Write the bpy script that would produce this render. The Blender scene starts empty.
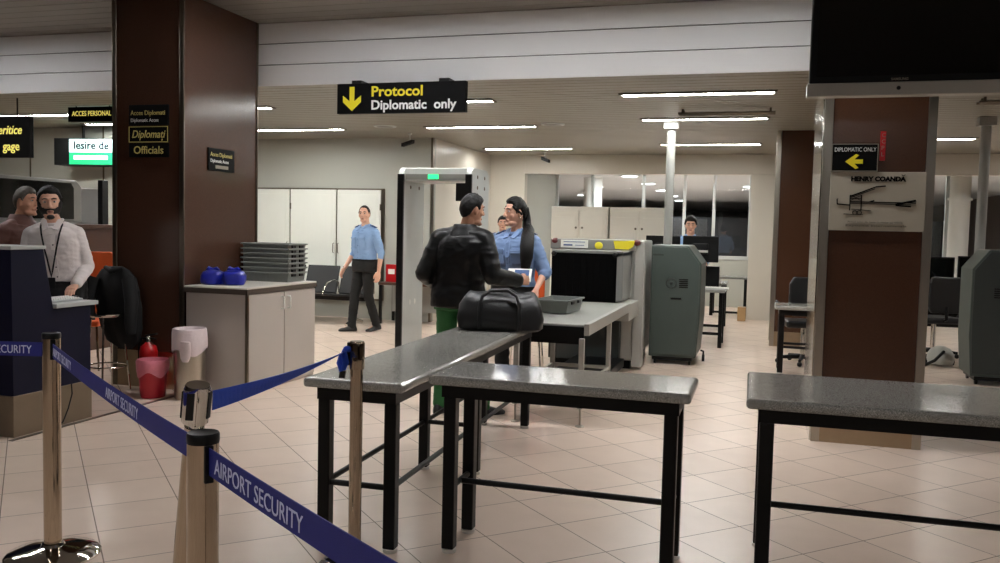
import bpy, bmesh, math, random
from mathutils import Vector, Matrix, noise as mnoise
random.seed(7)
SC = bpy.context.scene
COL = SC.collection
PI = math.pi

# ------------------------------------------------------------------ camera
F_PX, YAW, ROLL, PITCH = 870.0, math.radians(16.6), 0.023, math.atan(52.5/870)
cam_data = bpy.data.cameras.new('camera')
cam = bpy.data.objects.new('camera', cam_data)
COL.objects.link(cam)
cam_data.sensor_fit = 'HORIZONTAL'
cam_data.sensor_width = 36.0
cam_data.lens = 36.0*F_PX/1000.0
cam_data.clip_start = 0.05
cam_data.clip_end = 300
_r0 = Vector((math.cos(YAW), math.sin(YAW), 0)); _h = Vector((-math.sin(YAW), math.cos(YAW), 0)); _z = Vector((0, 0, 1))
_f = _h*math.cos(PITCH) - _z*math.sin(PITCH); _u = _z*math.cos(PITCH) + _h*math.sin(PITCH)
_R = _r0*math.cos(ROLL) + _u*math.sin(ROLL); _U = _u*math.cos(ROLL) - _r0*math.sin(ROLL)
cam.matrix_world = Matrix(((_R.x, _U.x, -_f.x, 0), (_R.y, _U.y, -_f.y, 0), (_R.z, _U.z, -_f.z, 1.5), (0, 0, 0, 1)))
SC.camera = cam
# ------------------------------------------------------------------ world, exposure
world = bpy.data.worlds.new('world'); SC.world = world
world.use_nodes = True
world.node_tree.nodes['Background'].inputs[0].default_value = (0.02, 0.025, 0.04, 1)
world.node_tree.nodes['Background'].inputs[1].default_value = 0.5
SC.view_settings.view_transform = 'Standard'
SC.view_settings.look = 'None'
SC.view_settings.gamma = 1
SC.view_settings.use_curve_mapping = False
SC.view_settings.exposure = 0.0
LAMP_BACK = 92.0      # radiance of the fluorescent strips in the low ceiling
LAMP_FRONT = 88.0     # radiance of the added, unseen strips in the tall front ceiling
LAMP_OUT = 300.0       # round lamps of the hall beyond the glass

# ------------------------------------------------------------------ materials
def lin(c):
    return tuple((v/255/12.92 if v/255 <= .04045 else ((v/255+.055)/1.055)**2.4) for v in c) + (1.0,)
def mat(name, rgb, rough=.5, metal=0., var=0., vscale=8., bump=0., bscale=200., spec=.5, coat=0., trans=0., stretch=None):
    m = bpy.data.materials.new(name); m.use_nodes = True
    nt = m.node_tree; b = nt.nodes['Principled BSDF']
    b.inputs['Base Color'].default_value = lin(rgb)
    b.inputs['Roughness'].default_value = rough
    b.inputs['Metallic'].default_value = metal
    b.inputs['Specular IOR Level'].default_value = spec
    b.inputs['Coat Weight'].default_value = coat
    b.inputs['Transmission Weight'].default_value = trans
    tc = nt.nodes.new('ShaderNodeTexCoord')
    src = tc.outputs['Object']
    if stretch:
        mp = nt.nodes.new('ShaderNodeMapping'); mp.inputs['Scale'].default_value = stretch
        nt.links.new(src, mp.inputs[0]); src = mp.outputs[0]
    if var > 0:
        n = nt.nodes.new('ShaderNodeTexNoise'); n.inputs['Scale'].default_value = vscale; n.inputs['Detail'].default_value = 6
        nt.links.new(src, n.inputs['Vector'])
        mx = nt.nodes.new('ShaderNodeMix'); mx.data_type = 'RGBA'
        c = lin(rgb)
        mx.inputs[6].default_value = tuple(max(0, v*(1-var)) for v in c[:3]) + (1,)
        mx.inputs[7].default_value = tuple(min(1, v*(1+var)) for v in c[:3]) + (1,)
        nt.links.new(n.outputs[0], mx.inputs[0]); nt.links.new(mx.outputs[2], b.inputs['Base Color'])
    if bump > 0:
        n2 = nt.nodes.new('ShaderNodeTexNoise'); n2.inputs['Scale'].default_value = bscale; n2.inputs['Detail'].default_value = 3
        nt.links.new(src, n2.inputs['Vector'])
        bp = nt.nodes.new('ShaderNodeBump'); bp.inputs['Strength'].default_value = bump; bp.inputs['Distance'].default_value = .004
        nt.links.new(n2.outputs[0], bp.inputs['Height']); nt.links.new(bp.outputs[0], b.inputs['Normal'])
    return m
def emit(name, rgb, s):
    m = bpy.data.materials.new(name); m.use_nodes = True
    b = m.node_tree.nodes['Principled BSDF']
    b.inputs['Base Color'].default_value = lin(rgb)
    b.inputs['Emission Color'].default_value = lin(rgb)
    b.inputs['Emission Strength'].default_value = s
    return m
def granite(name, dark, light, scale, rough, mid=.5):
    m = bpy.data.materials.new(name); m.use_nodes = True
    nt = m.node_tree; b = nt.nodes['Principled BSDF']
    tc = nt.nodes.new('ShaderNodeTexCoord')
    v = nt.nodes.new('ShaderNodeTexVoronoi'); v.inputs['Scale'].default_value = scale
    n = nt.nodes.new('ShaderNodeTexNoise'); n.inputs['Scale'].default_value = scale*.4; n.inputs['Detail'].default_value = 8
    mm = nt.nodes.new('ShaderNodeMix'); mm.data_type = 'RGBA'; mm.inputs[0].default_value = mid
    r = nt.nodes.new('ShaderNodeValToRGB')
    r.color_ramp.elements[0].position = .25; r.color_ramp.elements[0].color = lin(dark)
    r.color_ramp.elements[1].position = .75; r.color_ramp.elements[1].color = lin(light)
    nt.links.new(tc.outputs['Object'], v.inputs['Vector']); nt.links.new(tc.outputs['Object'], n.inputs['Vector'])
    nt.links.new(v.outputs['Color'], mm.inputs[6]); nt.links.new(n.outputs[0], mm.inputs[7])
    nt.links.new(mm.outputs[2], r.inputs[0]); nt.links.new(r.outputs[0], b.inputs['Base Color'])
    b.inputs['Roughness'].default_value = rough
    return m
def floor_mat():
    m = bpy.data.materials.new('floor_tiles'); m.use_nodes = True
    nt = m.node_tree; N = nt.nodes.new; L = nt.links.new; b = nt.nodes['Principled BSDF']
    tc = N('ShaderNodeTexCoord'); sp = N('ShaderNodeSeparateXYZ'); L(tc.outputs['Object'], sp.inputs[0])
    def mth(op, a, c=None, cl=False):
        n = N('ShaderNodeMath'); n.operation = op
        for i, v in enumerate((a, c)):
            if v is None: continue
            if isinstance(v, (int, float)): n.inputs[i].default_value = v
            else: L(v, n.inputs[i])
        return n.outputs[0]
    T = .5915
    s = mth('DIVIDE', mth('SUBTRACT', mth('ADD', sp.outputs[0], sp.outputs[1]), .385-T*40), T)
    d = mth('DIVIDE', mth('SUBTRACT', mth('SUBTRACT', sp.outputs[1], sp.outputs[0]), 4.62-T*40), T)
    def line(v):
        fr = mth('FRACT', v); return mth('ABSOLUTE', mth('SUBTRACT', fr, .5))
    g = mth('MAXIMUM', line(s), line(d))
    grout = mth('GREATER_THAN', g, .5-.0065)
    cell = N('ShaderNodeCombineXYZ'); L(mth('FLOOR', s), cell.inputs[0]); L(mth('FLOOR', d), cell.inputs[1])
    wn = N('ShaderNodeTexWhiteNoise'); L(cell.outputs[0], wn.inputs['Vector'])
    n = N('ShaderNodeTexNoise'); n.inputs['Scale'].default_value = 5; n.inputs['Detail'].default_value = 8; L(tc.outputs['Object'], n.inputs['Vector'])
    f = mth('ADD', mth('MULTIPLY', wn.outputs['Value'], .35), mth('MULTIPLY', n.outputs[0], .65))
    mx = N('ShaderNodeMix'); mx.data_type = 'RGBA'; mx.inputs[6].default_value = lin((203, 181, 164)); mx.inputs[7].default_value = lin((227, 207, 190)); L(f, mx.inputs[0])
    m2 = N('ShaderNodeMix'); m2.data_type = 'RGBA'; m2.inputs[7].default_value = lin((124, 106, 92)); L(mx.outputs[2], m2.inputs[6]); L(grout, m2.inputs[0])
    L(m2.outputs[2], b.inputs['Base Color'])
    rg = mth('ADD', mth('MULTIPLY', grout, .3), .28); L(rg, b.inputs['Roughness'])
    bp = N('ShaderNodeBump'); bp.inputs['Strength'].default_value = .3; bp.inputs['Distance'].default_value = .002
    L(mth('SUBTRACT', 1.0, grout), bp.inputs['Height']); L(bp.outputs[0], b.inputs['Normal'])
    return m
MT = dict(
    floor=floor_mat(),
    wall=mat('white_wall', (172, 173, 164), .45, var=.03, vscale=2),
    cream=mat('cream_wall', (206, 200, 188), .3, var=.03, vscale=2),
    slat=mat('ceiling_slats', (138, 133, 120), .4, var=.05, vscale=3),
    slatf=mat('dimmed_front_slats', (120, 116, 110), .45, var=.06, vscale=2),  # the weaker light at the front is put into this darker colour
    gap=mat('ceiling_void', (18, 17, 16), .9, var=.1),
    fascia=mat('fascia_metal', (232, 234, 235), .42, .1, var=.03, vscale=1.5),
    brown=granite('brown_granite', (60, 39, 29), (80, 54, 42), 420, .22),
    brown2=granite('dark_brown_granite', (60, 37, 25), (76, 49, 34), 420, .22),
    steel=mat('brushed_steel', (176, 170, 158), .28, 1., var=.08, vscale=40, stretch=(8, 8, .4)),
    steelw=mat('warm_post_steel', (182, 166, 146), .07, 1., var=.05, vscale=30, stretch=(10, 10, .3)),
    chrome=mat('chrome', (225, 222, 215), .07, 1., var=.02),
    postgrey=mat('post_grey_paint', (150, 150, 146), .35, var=.03),
    mirror=mat('polished_steel', (196, 192, 184), .1, 1., var=.03),
    plinth=mat('steel_plinth', (168, 150, 126), .3, 1., var=.06, vscale=20),
    trimd=mat('bronze_trim', (112, 104, 92), .3, 1., var=.06, vscale=20),
    granite=granite('grey_granite', (82, 81, 77), (192, 190, 182), 520, .12, .45),
    graniteedge=granite('grey_granite_edge', (48, 48, 46), (150, 150, 146), 520, .25, .35),
    black=mat('black_metal', (6, 5, 5), .42, var=.2, vscale=30, spec=.25),
    blackp=mat('black_plastic', (5, 5, 6), .4, var=.15, vscale=20, spec=.3),
    rubber=mat('rubber_curtain', (2, 2, 2), .8, var=.2, vscale=12, spec=.1),
    signb=mat('sign_black', (3, 3, 3), .6, var=.1, spec=.12),
    gloss=mat('glossy_screen', (6, 7, 6), .06, var=.1),
    yellow=mat('sign_yellow', (232, 214, 30), .5, var=.03),
    white=mat('white_paint', (228, 228, 222), .4, var=.03),
    plwhite=mat('white_plastic_foot', (225, 222, 214), .4, var=.03),
    cabdoor=mat('white_door', (226, 228, 220), .35, var=.02),
    locker=mat('locker_white', (222, 218, 206), .4, var=.03),
    cabgrey=mat('cabinet_grey', (176, 168, 160), .4, var=.04, vscale=5),
    cabtop=mat('cabinet_top', (196, 190, 180), .35, var=.05, vscale=10),
    cabedge=mat('cabinet_edge', (70, 60, 52), .4, var=.1),
    tray=mat('grey_tray', (116, 120, 115), .45, var=.08, vscale=30),
    blueb=mat('blue_plastic_bag', (16, 26, 140), .3, var=.35, vscale=14, bump=1., bscale=30),
    navy=mat('navy_laminate', (8, 10, 34), .5, var=.08, vscale=6, spec=.2),
    kick=mat('desk_kick_plate', (126, 112, 94), .4, .6, var=.08, vscale=10),
    counter=mat('pale_counter', (170, 172, 170), .35, var=.04),
    belt=mat('blue_belt', (18, 28, 118), .6, var=.12, vscale=60, bump=.3, bscale=500),
    belt2=mat('bright_blue_belt', (18, 70, 192), .6, var=.12, vscale=60, bump=.3, bscale=500),
    belttext=mat('belt_lettering', (206, 210, 236), .6, var=.05),
    machine=mat('machine_grey', (166, 165, 158), .4, var=.04, vscale=8),
    machine2=mat('machine_mid_grey', (130, 130, 126), .4, var=.05, vscale=8),
    teal=mat('teal_grey_steel', (62, 72, 68), .42, var=.06, vscale=8),
    teald=mat('dark_teal_grey', (44, 50, 48), .42, var=.06, vscale=8),
    convbelt=mat('conveyor_belt', (146, 147, 140), .45, var=.05, vscale=20),
    gate=mat('gate_grey', (190, 194, 192), .4, var=.03),
    gatew=mat('gate_panel', (168, 172, 172), .35, var=.03),
    green=emit('green_led', (40, 230, 120), 2.2),
    greensign=emit('green_exit_sign', (20, 165, 105), 1.2),
    whitesign=emit('lit_sign_white', (215, 245, 240), 1.3),
    yellowlit=emit('lit_yellow_text', (238, 222, 110), .62),
    lampb=emit('fluorescent_tube', (252, 252, 248), LAMP_BACK),
    lampf=emit('added_front_tube', (248, 248, 250), LAMP_FRONT),
    lampo=emit('hall_lamp', (246, 250, 255), LAMP_OUT),
    red=mat('red_paint', (176, 20, 24), .3, var=.1),
    redbin=mat('red_bin', (186, 26, 44), .4, var=.1),
    pinkbag=mat('pink_translucent_bag', (226, 130, 146), .4, var=.15, vscale=25, bump=.4, bscale=60),
    whitebag=mat('white_bin_bag', (222, 206, 206), .4, var=.1, vscale=25, bump=.5, bscale=60),
    orange=mat('orange_fabric', (226, 92, 24), .6, var=.12, bump=.2),
    darkenedwall=mat('darkened_hall_wall', (70, 60, 52), .4, var=.1, vscale=.6),  # hall's darkness put into the colour, for dark streaks in steel reflections
    coat=mat('black_coat', (4, 4, 4), .8, var=.3, vscale=14, bump=.3, bscale=120),
    brownp=mat('brown_panel', (72, 46, 34), .35, var=.15, vscale=6, stretch=(1, 1, 6)),
    glass=mat('window_glass', (235, 240, 240), .02, trans=1.0),
    poster=mat('poster_paper', (164, 157, 142), .75, var=.04, spec=.15),
    ink=mat('poster_ink', (12, 10, 9), .9, var=.1, spec=.05),
    inkg=mat('poster_small_print', (74, 68, 60), .9, var=.1, spec=.05),
    signtext=mat('sign_white_text', (226, 226, 222), .5, var=.02),
    signpale=mat('sign_pale_yellow_text', (206, 190, 110), .5, var=.02),
    signrim=mat('sign_frame', (150, 142, 128), .35, .6, var=.05),
    paper=mat('paper', (235, 234, 226), .6, var=.02),
    yellowst=mat('yellow_sticker', (222, 206, 40), .5, var=.1),
    bag=mat('black_leather_bag', (12, 12, 13), .42, var=.3, vscale=20, bump=.35, bscale=90),
    bluecase=mat('blue_backpack', (40, 56, 92), .6, var=.15),
    box=mat('cardboard', (176, 142, 100), .7, var=.1),
    skin=mat('skin', (222, 172, 146), .5, var=.06, vscale=12),
    skin2=mat('skin_tan', (198, 146, 118), .5, var=.06, vscale=12),
    skinf=mat('skin_fair', (220, 168, 142), .5, var=.05, vscale=12),
    lips=mat('lips', (160, 100, 90), .45, var=.05),
    eyew=mat('eye_white', (176, 168, 160), .3, var=.02),
    iris=mat('dark_iris', (22, 16, 12), .2, var=.1),
    hair=mat('dark_hair', (12, 9, 8), .5, spec=.3, var=.35, vscale=60, bump=.5, bscale=160, stretch=(3, 3, .5)),
    hairg=mat('greying_hair', (74, 66, 58), .6, var=.3, vscale=60, bump=.5, bscale=160),
    stubble=mat('dark_beard', (30, 22, 19), .7, var=.3, vscale=90, bump=.5, bscale=200),
    shirtb=mat('pale_blue_shirt', (136, 168, 208), .75, var=.06, vscale=10, bump=.2, bscale=300),
    shirtb2=mat('blue_uniform_shirt', (124, 150, 190), .75, var=.06, vscale=10, bump=.2, bscale=300),
    shirtw=mat('white_shirt', (222, 212, 208), .75, var=.04, vscale=10, bump=.2, bscale=300),
    epaul=mat('epaulette_blue', (66, 92, 140), .7, var=.05),
    trousers=mat('black_trousers', (10, 10, 10), .75, var=.15, vscale=10, bump=.2, bscale=300),
    greent=mat('green_trousers', (34, 96, 46), .75, var=.12, vscale=10, bump=.2, bscale=300),
    leather=mat('black_leather_jacket', (5, 5, 5), .42, var=.25, vscale=12, bump=.2, bscale=70, spec=.3),
    brownj=mat('brown_jacket', (80, 43, 32), .6, var=.15, vscale=12, bump=.2),
    shoe=mat('black_shoe', (14, 13, 13), .35, var=.1),
    blackseat=mat('perforated_black_seat', (22, 22, 23), .4, var=.2, vscale=60),
    darkout=mat('night_outside', (16, 18, 22), .5, var=.3),
    outceil=mat('hall_ceiling', (190, 194, 196), .35, var=.06),
)

# ------------------------------------------------------------------ mesh helper
class M:
    """collects closed solids in world (or local) coordinates; build() links them as one object"""
    def __init__(s, o=(0, 0, 0)):
        s.bm = bmesh.new(); s.o = Vector(o)
    def v(s, p): return s.bm.verts.new(Vector(p) - s.o)
    def boxc(s, x0, x1, y0, y1, z0, z1):
        P = [s.v((x, y, z)) for z in (z0, z1) for x, y in ((x0, y0), (x1, y0), (x1, y1), (x0, y1))]
        for f in ((3, 2, 1, 0), (4, 5, 6, 7), (0, 1, 5, 4), (1, 2, 6, 5), (2, 3, 7, 6), (3, 0, 4, 7)):
            s.bm.faces.new([P[i] for i in f])
        return s
    def obox(s, c, ax, ay, az):
        """box about c with half-axis vectors"""
        c, ax, ay, az = map(Vector, (c, ax, ay, az))
        P = [s.v(c + ax*i + ay*j + az*k) for k in (-1, 1) for i, j in ((-1, -1), (1, -1), (1, 1), (-1, 1))]
        for f in ((3, 2, 1, 0), (4, 5, 6, 7), (0, 1, 5, 4), (1, 2, 6, 5), (2, 3, 7, 6), (3, 0, 4, 7)):
            s.bm.faces.new([P[i] for i in f])
        return s
    def prism(s, poly, axis, lo, hi):
        def pt(a, b, c):
            return {'x': (c, a, b), 'y': (a, c, b), 'z': (a, b, c)}[axis]
        A = [s.v(pt(a, b, lo)) for a, b in poly]; B = [s.v(pt(a, b, hi)) for a, b in poly]
        n = len(poly)
        s.bm.faces.new(A[::-1]); s.bm.faces.new(B)
        for i in range(n):
            s.bm.faces.new((A[i], A[(i+1) % n], B[(i+1) % n], B[i]))
        return s
    def rings(s, rs, cap=True):
        R = [[s.v(p) for p in r] for r in rs]; n = len(R[0])
        for a, b in zip(R, R[1:]):
            for i in range(n):
                s.bm.faces.new((a[i], a[(i+1) % n], b[(i+1) % n], b[i]))
        if cap:
            s.bm.faces.new(R[0][::-1]); s.bm.faces.new(R[-1])
        return s
    def tube(s, pts, r, seg=12):
        pts = [Vector(p) for p in pts]; n = len(pts)
        rr = r if isinstance(r, (list, tuple)) else [r]*n
        rs = []; up = None
        for i, p in enumerate(pts):
            t = (pts[min(i+1, n-1)] - pts[max(i-1, 0)]).normalized()
            if up is None:
                up = Vector((0, 0, 1)) if abs(t.z) < .9 else Vector((1, 0, 0))
            a = t.cross(up).normalized(); up = a.cross(t).normalized()
            rs.append([p + (a*math.cos(k*2*PI/seg) + up*math.sin(k*2*PI/seg))*rr[i] for k in range(seg)])
        return s.rings(rs)
    def lathe(s, prof, c=(0, 0, 0), seg=32):
        c = Vector(c)
        return s.rings([[c + Vector((r*math.cos(k*2*PI/seg), r*math.sin(k*2*PI/seg), z)) for k in range(seg)] for r, z in prof])
    def ball(s, c, r, seg=16, rot=None):
        r = r if isinstance(r, (list, tuple)) else (r, r, r); c = Vector(c)
        rot = rot or Matrix.Identity(3); rs = []
        n = seg//2
        for i in range(1, n):
            th = PI*i/n
            rs.append([c + rot @ Vector((r[0]*math.sin(th)*math.cos(k*2*PI/seg), r[1]*math.sin(th)*math.sin(k*2*PI/seg), -r[2]*math.cos(th))) for k in range(seg)])
        R = [[s.v(p) for p in q] for q in rs]
        b = s.v(c + rot @ Vector((0, 0, -r[2]))); t = s.v(c + rot @ Vector((0, 0, r[2])))
        for A, B in zip(R, R[1:]):
            for i in range(seg): s.bm.faces.new((A[i], A[(i+1) % seg], B[(i+1) % seg], B[i]))
        for i in range(seg):
            s.bm.faces.new((b, R[0][(i+1) % seg], R[0][i])); s.bm.faces.new((t, R[-1][i], R[-1][(i+1) % seg]))
        return s
    def chain(s, pr, seg=12):
        """capsules along (point, radius) pairs"""
        for (p, r) in pr: s.ball(p, r, seg)
        for (p, r), (q, t) in zip(pr, pr[1:]):
            if (Vector(q)-Vector(p)).length > 1e-5: s.tube([p, q], [r, t], seg)
        return s
    def build(s, name, m, parent=None, smooth=False, bevel=0, seg=2, rot=None):
        bmesh.ops.recalc_face_normals(s.bm, faces=s.bm.faces)
        me = bpy.data.meshes.new(name); s.bm.to_mesh(me); s.bm.free()
        o = bpy.data.objects.new(name, me); COL.objects.link(o)
        me.materials.append(MT[m] if isinstance(m, str) else m)
        if smooth:
            for p in me.polygons: p.use_smooth = True
            try: me.set_sharp_from_angle(angle=math.radians(45))
            except Exception: pass
        if bevel:
            b = o.modifiers.new('bevel', 'BEVEL'); b.width = bevel; b.segments = seg; b.limit_method = 'ANGLE'; b.angle_limit = math.radians(40)
        if parent is not None: o.parent = parent
        else: o.location = s.o
        return o
def thing(name, label, cat, loc=(0, 0, 0), rz=0., group=None, kind=None):
    o = bpy.data.objects.new(name, None); COL.objects.link(o)
    o.empty_display_size = .1
    o.location = loc; o.rotation_euler = (0, 0, rz)
    return tag(o, label, cat, group, kind)
def tag(o, label, cat, group=None, kind=None):
    if label: o['label'] = label
    if cat: o['category'] = cat
    if group: o['group'] = group
    if kind: o['kind'] = kind
    return o
def struct(o, label=None):
    o['kind'] = 'structure'
    if label: o['label'] = label
    return o
def copy_tree(o, parent=None):
    c = o.copy(); COL.objects.link(c)
    if parent is not None: c.parent = parent
    for ch in list(o.children): copy_tree(ch, c)
    return c
CAPH = .73
def text(name, body, size, m, parent, loc, rz=0., width=None, shear=0., bold=0., align='LEFT', extrude=.0012, mw=None):
    """lettering on a face whose normal is -Y turned by rz; size is the cap height, width stretches the line"""
    cu = bpy.data.curves.new(name, 'FONT'); cu.body = body; cu.size = size/CAPH; cu.shear = shear; cu.offset = bold*.35
    cu.align_x = align; cu.align_y = 'BOTTOM_BASELINE'; cu.extrude = extrude; cu.resolution_u = 3
    o = bpy.data.objects.new(name, cu); COL.objects.link(o)
    cu.materials.append(MT[m])
    sx = 1.
    if width:
        bpy.context.view_layer.update()
        sx = width/max(o.dimensions.x, 1e-4)
    bpy.context.view_layer.update()
    me = bpy.data.meshes.new_from_object(o.evaluated_get(bpy.context.evaluated_depsgraph_get()))
    bpy.data.objects.remove(o); bpy.data.curves.remove(cu)
    me.name = name
    o = bpy.data.objects.new(name, me); COL.objects.link(o)
    o.parent = parent
    if mw is not None:
        o.matrix_local = mw @ Matrix.Diagonal((sx, 1, 1, 1))
    else:
        o.location = loc; o.rotation_euler = (PI/2, 0, rz); o.scale = (sx, 1, 1)
    return o

# ================================================================== the setting
ZC, ZF, YF, YW, YB, YG = 2.90, 3.49, 7.90, 12.85, 15.9, 18.5
XL, XR, YN = -16.0, 8.0, -5.0
struct(M().boxc(XL, XR, YN, 62, -.1, 0).build('floor', 'floor'))
o = M()                                                   # low ceiling: slats over a dark void
y = YF+.02
while y < YG:
    o.boxc(XL, XR, y, y+.142, ZC, ZC+.02); y += .16
o = struct(o.build('ceiling', 'slat'))
M().boxc(XL, XR, YF+.03, YG, ZC+.03, ZC+.05).build('ceiling_void', 'gap', o)
o = M(); y = YN
while y < YF-.13:
    o.boxc(XL, XR, y, y+.172, ZF, ZF+.02); y += .18
o = struct(o.build('ceiling', 'slatf'))
M().boxc(XL, XR, YN, YF, ZF+.03, ZF+.05).build('ceiling_void', 'gap', o)
o = M((0, YF, ZC))                                        # the drop between the two: three long metal panels
yb = YF
for k, tilt in enumerate((22, 15, 8)):
    z0 = ZC + k*.198; dy = .19*math.tan(math.radians(tilt))
    o.prism([(yb, z0), (yb+.02, z0), (yb+.02-dy, z0+.19), (yb-dy, z0+.19)], 'x', XL, XR); yb -= dy
o = struct(o.build('trim_1', 'fascia', bevel=.004))
M((0, YF, ZC)).boxc(XL, XR, YF+.025, YF+.06, ZC+.02, ZF+.02).boxc(XL, XR, YF-.2, YF+.05, ZF+.02, ZF+.04).build('fascia_backing', 'gap', o)
# outer walls
struct(M().boxc(XL-.1, XL, YN, 62, 0, 3.6).build('wall_left', 'darkenedwall'))
struct(M().boxc(XR, XR+.1, YN, 62, 0, 3.6).build('wall_right', 'darkenedwall'))
struct(M().boxc(XL, XR, YN-.1, YN, 0, 3.6).build('wall_behind', 'darkenedwall'))
struct(M().boxc(-14, -9.1, 11.0, 11.15, 0, ZC).build('wall_far_left', 'wall'))
for i, x in enumerate((-13.2, -10.98, -9.6)):
    struct(M().boxc(x-.012, x+.012, 10.992, 11.0, 0, ZC).build('trim_%d' % (2+i), 'trimd'))
w = struct(M().boxc(-9.1, -4.98, YW, YW+.15, 0, ZC).build('wall_back', 'wall'))
struct(M().boxc(-5.1, -4.98, YW+.15, YB+.2, 0, ZC).build('wall_side', 'cream'))
struct(M().boxc(-5.0, -4.965, YW-.02, YW+.05, 0, ZC).build('trim_5', 'trimd'))
struct(M().boxc(-4.98, -4.30, YB, YB+.2, 0, ZC).build('wall_recess', 'cream'))
struct(M().boxc(-4.42, -4.30, YB+.2, YG, 0, ZC).build('wall_recess_side', 'wall'))
struct(M().boxc(-4.30, XR, YB, YB+.2, 2.55, ZC).build('wall_lintel', 'cream', bevel=.01))
struct(M().boxc(-.2, .75, YB+.02, YB+.3, 0, 2.56).build('wall_pier', 'cream'))
struct(M().boxc(-4.30, XR, YG, YG+.12, 0, 1.0).build('wall_under_glass', 'wall'))
def window(n, x0, x1, muls):
    fr = M((x0, YG, 1.0)).boxc(x0, x1, YG-.02, YG+.1, .98, 1.05).boxc(x0, x1, YG-.01, YG+.08, ZC-.05, ZC)
    for x in muls: fr.boxc(x-.03, x+.03, YG-.01, YG+.08, 1.0, ZC)
    f = struct(fr.build('window_%d' % n, 'gate'))
    M((x0, YG, 1.0)).boxc(x0, x1, YG+.03, YG+.04, 1.05, ZC-.05).build('window_pane', 'glass', f)
window(1, -4.30, -.2, (-4.27, -3.5, -2.4, -1.55, -.95, -.23))
window(2, .75, XR, (.78, 1.6, 2.6, 3.4, 4.6, 5.8, 7.0))
# hall beyond the glass
struct(M().boxc(XL, XR, YG+.12, 62, 3.1, 3.2).build('ceiling', 'outceil'))
struct(M().boxc(XL, XR, 61.9, 62, 0, 3.1).build('wall_far', 'darkout'))
struct(M().boxc(-8, XR, 44, 44.2, 0, 2.3).build('wall_far_hall', 'darkout'))
lp = None
outl = [(-3.63, 24.8), (-3.57, 28.6), (-3.6, 33), (-3.7, 38), (-3.85, 43), (-5.7, 31), (-7.6, 38), (2.6, 20.6), (2.9, 24), (3.3, 28), (4.6, 22), (-1.2, 22), (-.4, 30)]
for i, (x, y) in enumerate(outl):
    if lp is None:
        lp = thing('ceiling_lamp', None, 'lamp', (x, y, 3.1), group='round lamps of the hall beyond the glass')
        M().lathe([(.26, 0), (.28, -.015), (.27, -.03), (.22, -.03)]).build('lamp_ring', 'white', lp, True)
        M().lathe([(.22, -.02), (.22, -.034), (.02, -.036)]).build('diffuser', 'lampo', lp, True)
        c = lp
    else:
        c = copy_tree(lp); c.location = (x, y, 3.1)
    c['label'] = 'small round white ceiling lamp in the dark hall beyond the glass'
for (x, y, r, lb) in ((-4.9, 26, .28, 'round white column in the hall behind the lockers'), (3.38, 17.3, .17, 'white column right of the brown pillar, behind the grey console')):
    st = struct(M((x, y, 0)).lathe([(r, 0), (r, 3.1 if y > YG else ZC)], (x, y, 0)).lathe([(r+.03, 2.2), (r+.03, 2.24)], (x, y, 0)).build('column', 'white', smooth=True), lb)

struct(M().boxc(-4.80, -4.765, 4.6, 6.548, 0, .004).build('trim_6', 'trimd'))
# ------------------------------------------------------------------ ceiling strip lights
def strip(x0, x1, y, z, lab, m='lampb', grp='fluorescent strip lights'):
    t = thing('strip_light', lab, 'ceiling light', ((x0+x1)/2, y, z), group=grp)
    h = (x1-x0)/2
    M().boxc(-h-.03, h+.03, -.10, -.056, -.014, .03).boxc(-h-.03, h+.03, .056, .10, -.014, .03).boxc(-h-.03, -h, -.10, .10, -.012, .03).boxc(h, h+.03, -.10, .10, -.012, .03).build('light_frame', 'trimd', t)
    M().boxc(-h, h, -.055, .055, -.012, .004).build('diffuser', m, t, bevel=.004)
    lv = M()
    n = 22
    for k in range(n): lv.boxc(-h + (k+.5)*2*h/n-.003, -h + (k+.5)*2*h/n+.003, -.058, .058, -.017, -.011)
    lv.build('louvre', 'gate', t)
    return t
strip(-4.53, -2.98, 11.48, ZC, 'strip light in the low ceiling to the right below the hanging Protocol sign')
strip(-1.41, .07, 8.98, ZC, 'strip light nearest the hanging screen, first of the three above the scanner')
strip(-1.46, .02, 10.96, ZC, 'second of the three strip lights above the scanner, crossed by the steel post')
strip(-1.57, -.07, 14.06, ZC, 'strip light farthest back of the three above the scanner, near the lintel')
strip(-4.68, -3.16, 14.65, ZC, 'strip light above the woman, nearest the lintel')
strip(-7.40, -5.89, 11.55, ZC, 'strip light above the white wall cupboards, beside the brown pillar')
strip(-4.40, -2.87, 9.14, ZC, 'strip light half hidden behind the Protocol sign')
strip(-7.22, -5.72, 9.32, ZC, 'strip light whose tip shows beside the large brown pillar')
strip(-10.3, -8.87, 9.6, ZC, 'strip light left of the small yellow-lettered hanging sign')
strip(-9.55, -8.2, 10.6, ZC, 'strip light above the green lit sign')
strip(-3.3, -1.9, 17.4, ZC, 'left unseen strip light added over the window beyond the lintel'); strip(-1.5, -.1, 17.4, ZC, 'right unseen strip light added over the window beyond the lintel')  # both added out of view to brighten the wall under the glass
strip(2.1, 2.78, 13.48, ZC, 'short strip light right of the brown pillar with the poster')
strip(4.2, 5.7, 11.2, ZC, 'strip light over the far right of the hall'); strip(4.2, 5.7, 14.2, ZC, 'strip light far back at the right of the hall')
for x, y in ((-9.4, 6.35), (-7.65, 6.35), (-3.5, 6.35), (-1.8, 6.4), (-.1, 6.4), (4.6, 6.4), (6.4, 6.4), (-4.5, 1.6), (-2.0, -1.2), (4.6, 1.6), (1.2, -2.6)):  # unseen strips added to light the fascia and the foreground
    strip(x-.75, x+.75, y, ZF, 'added unseen strip light in the tall front ceiling', 'lampf', 'added strip lights of the front ceiling')

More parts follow.
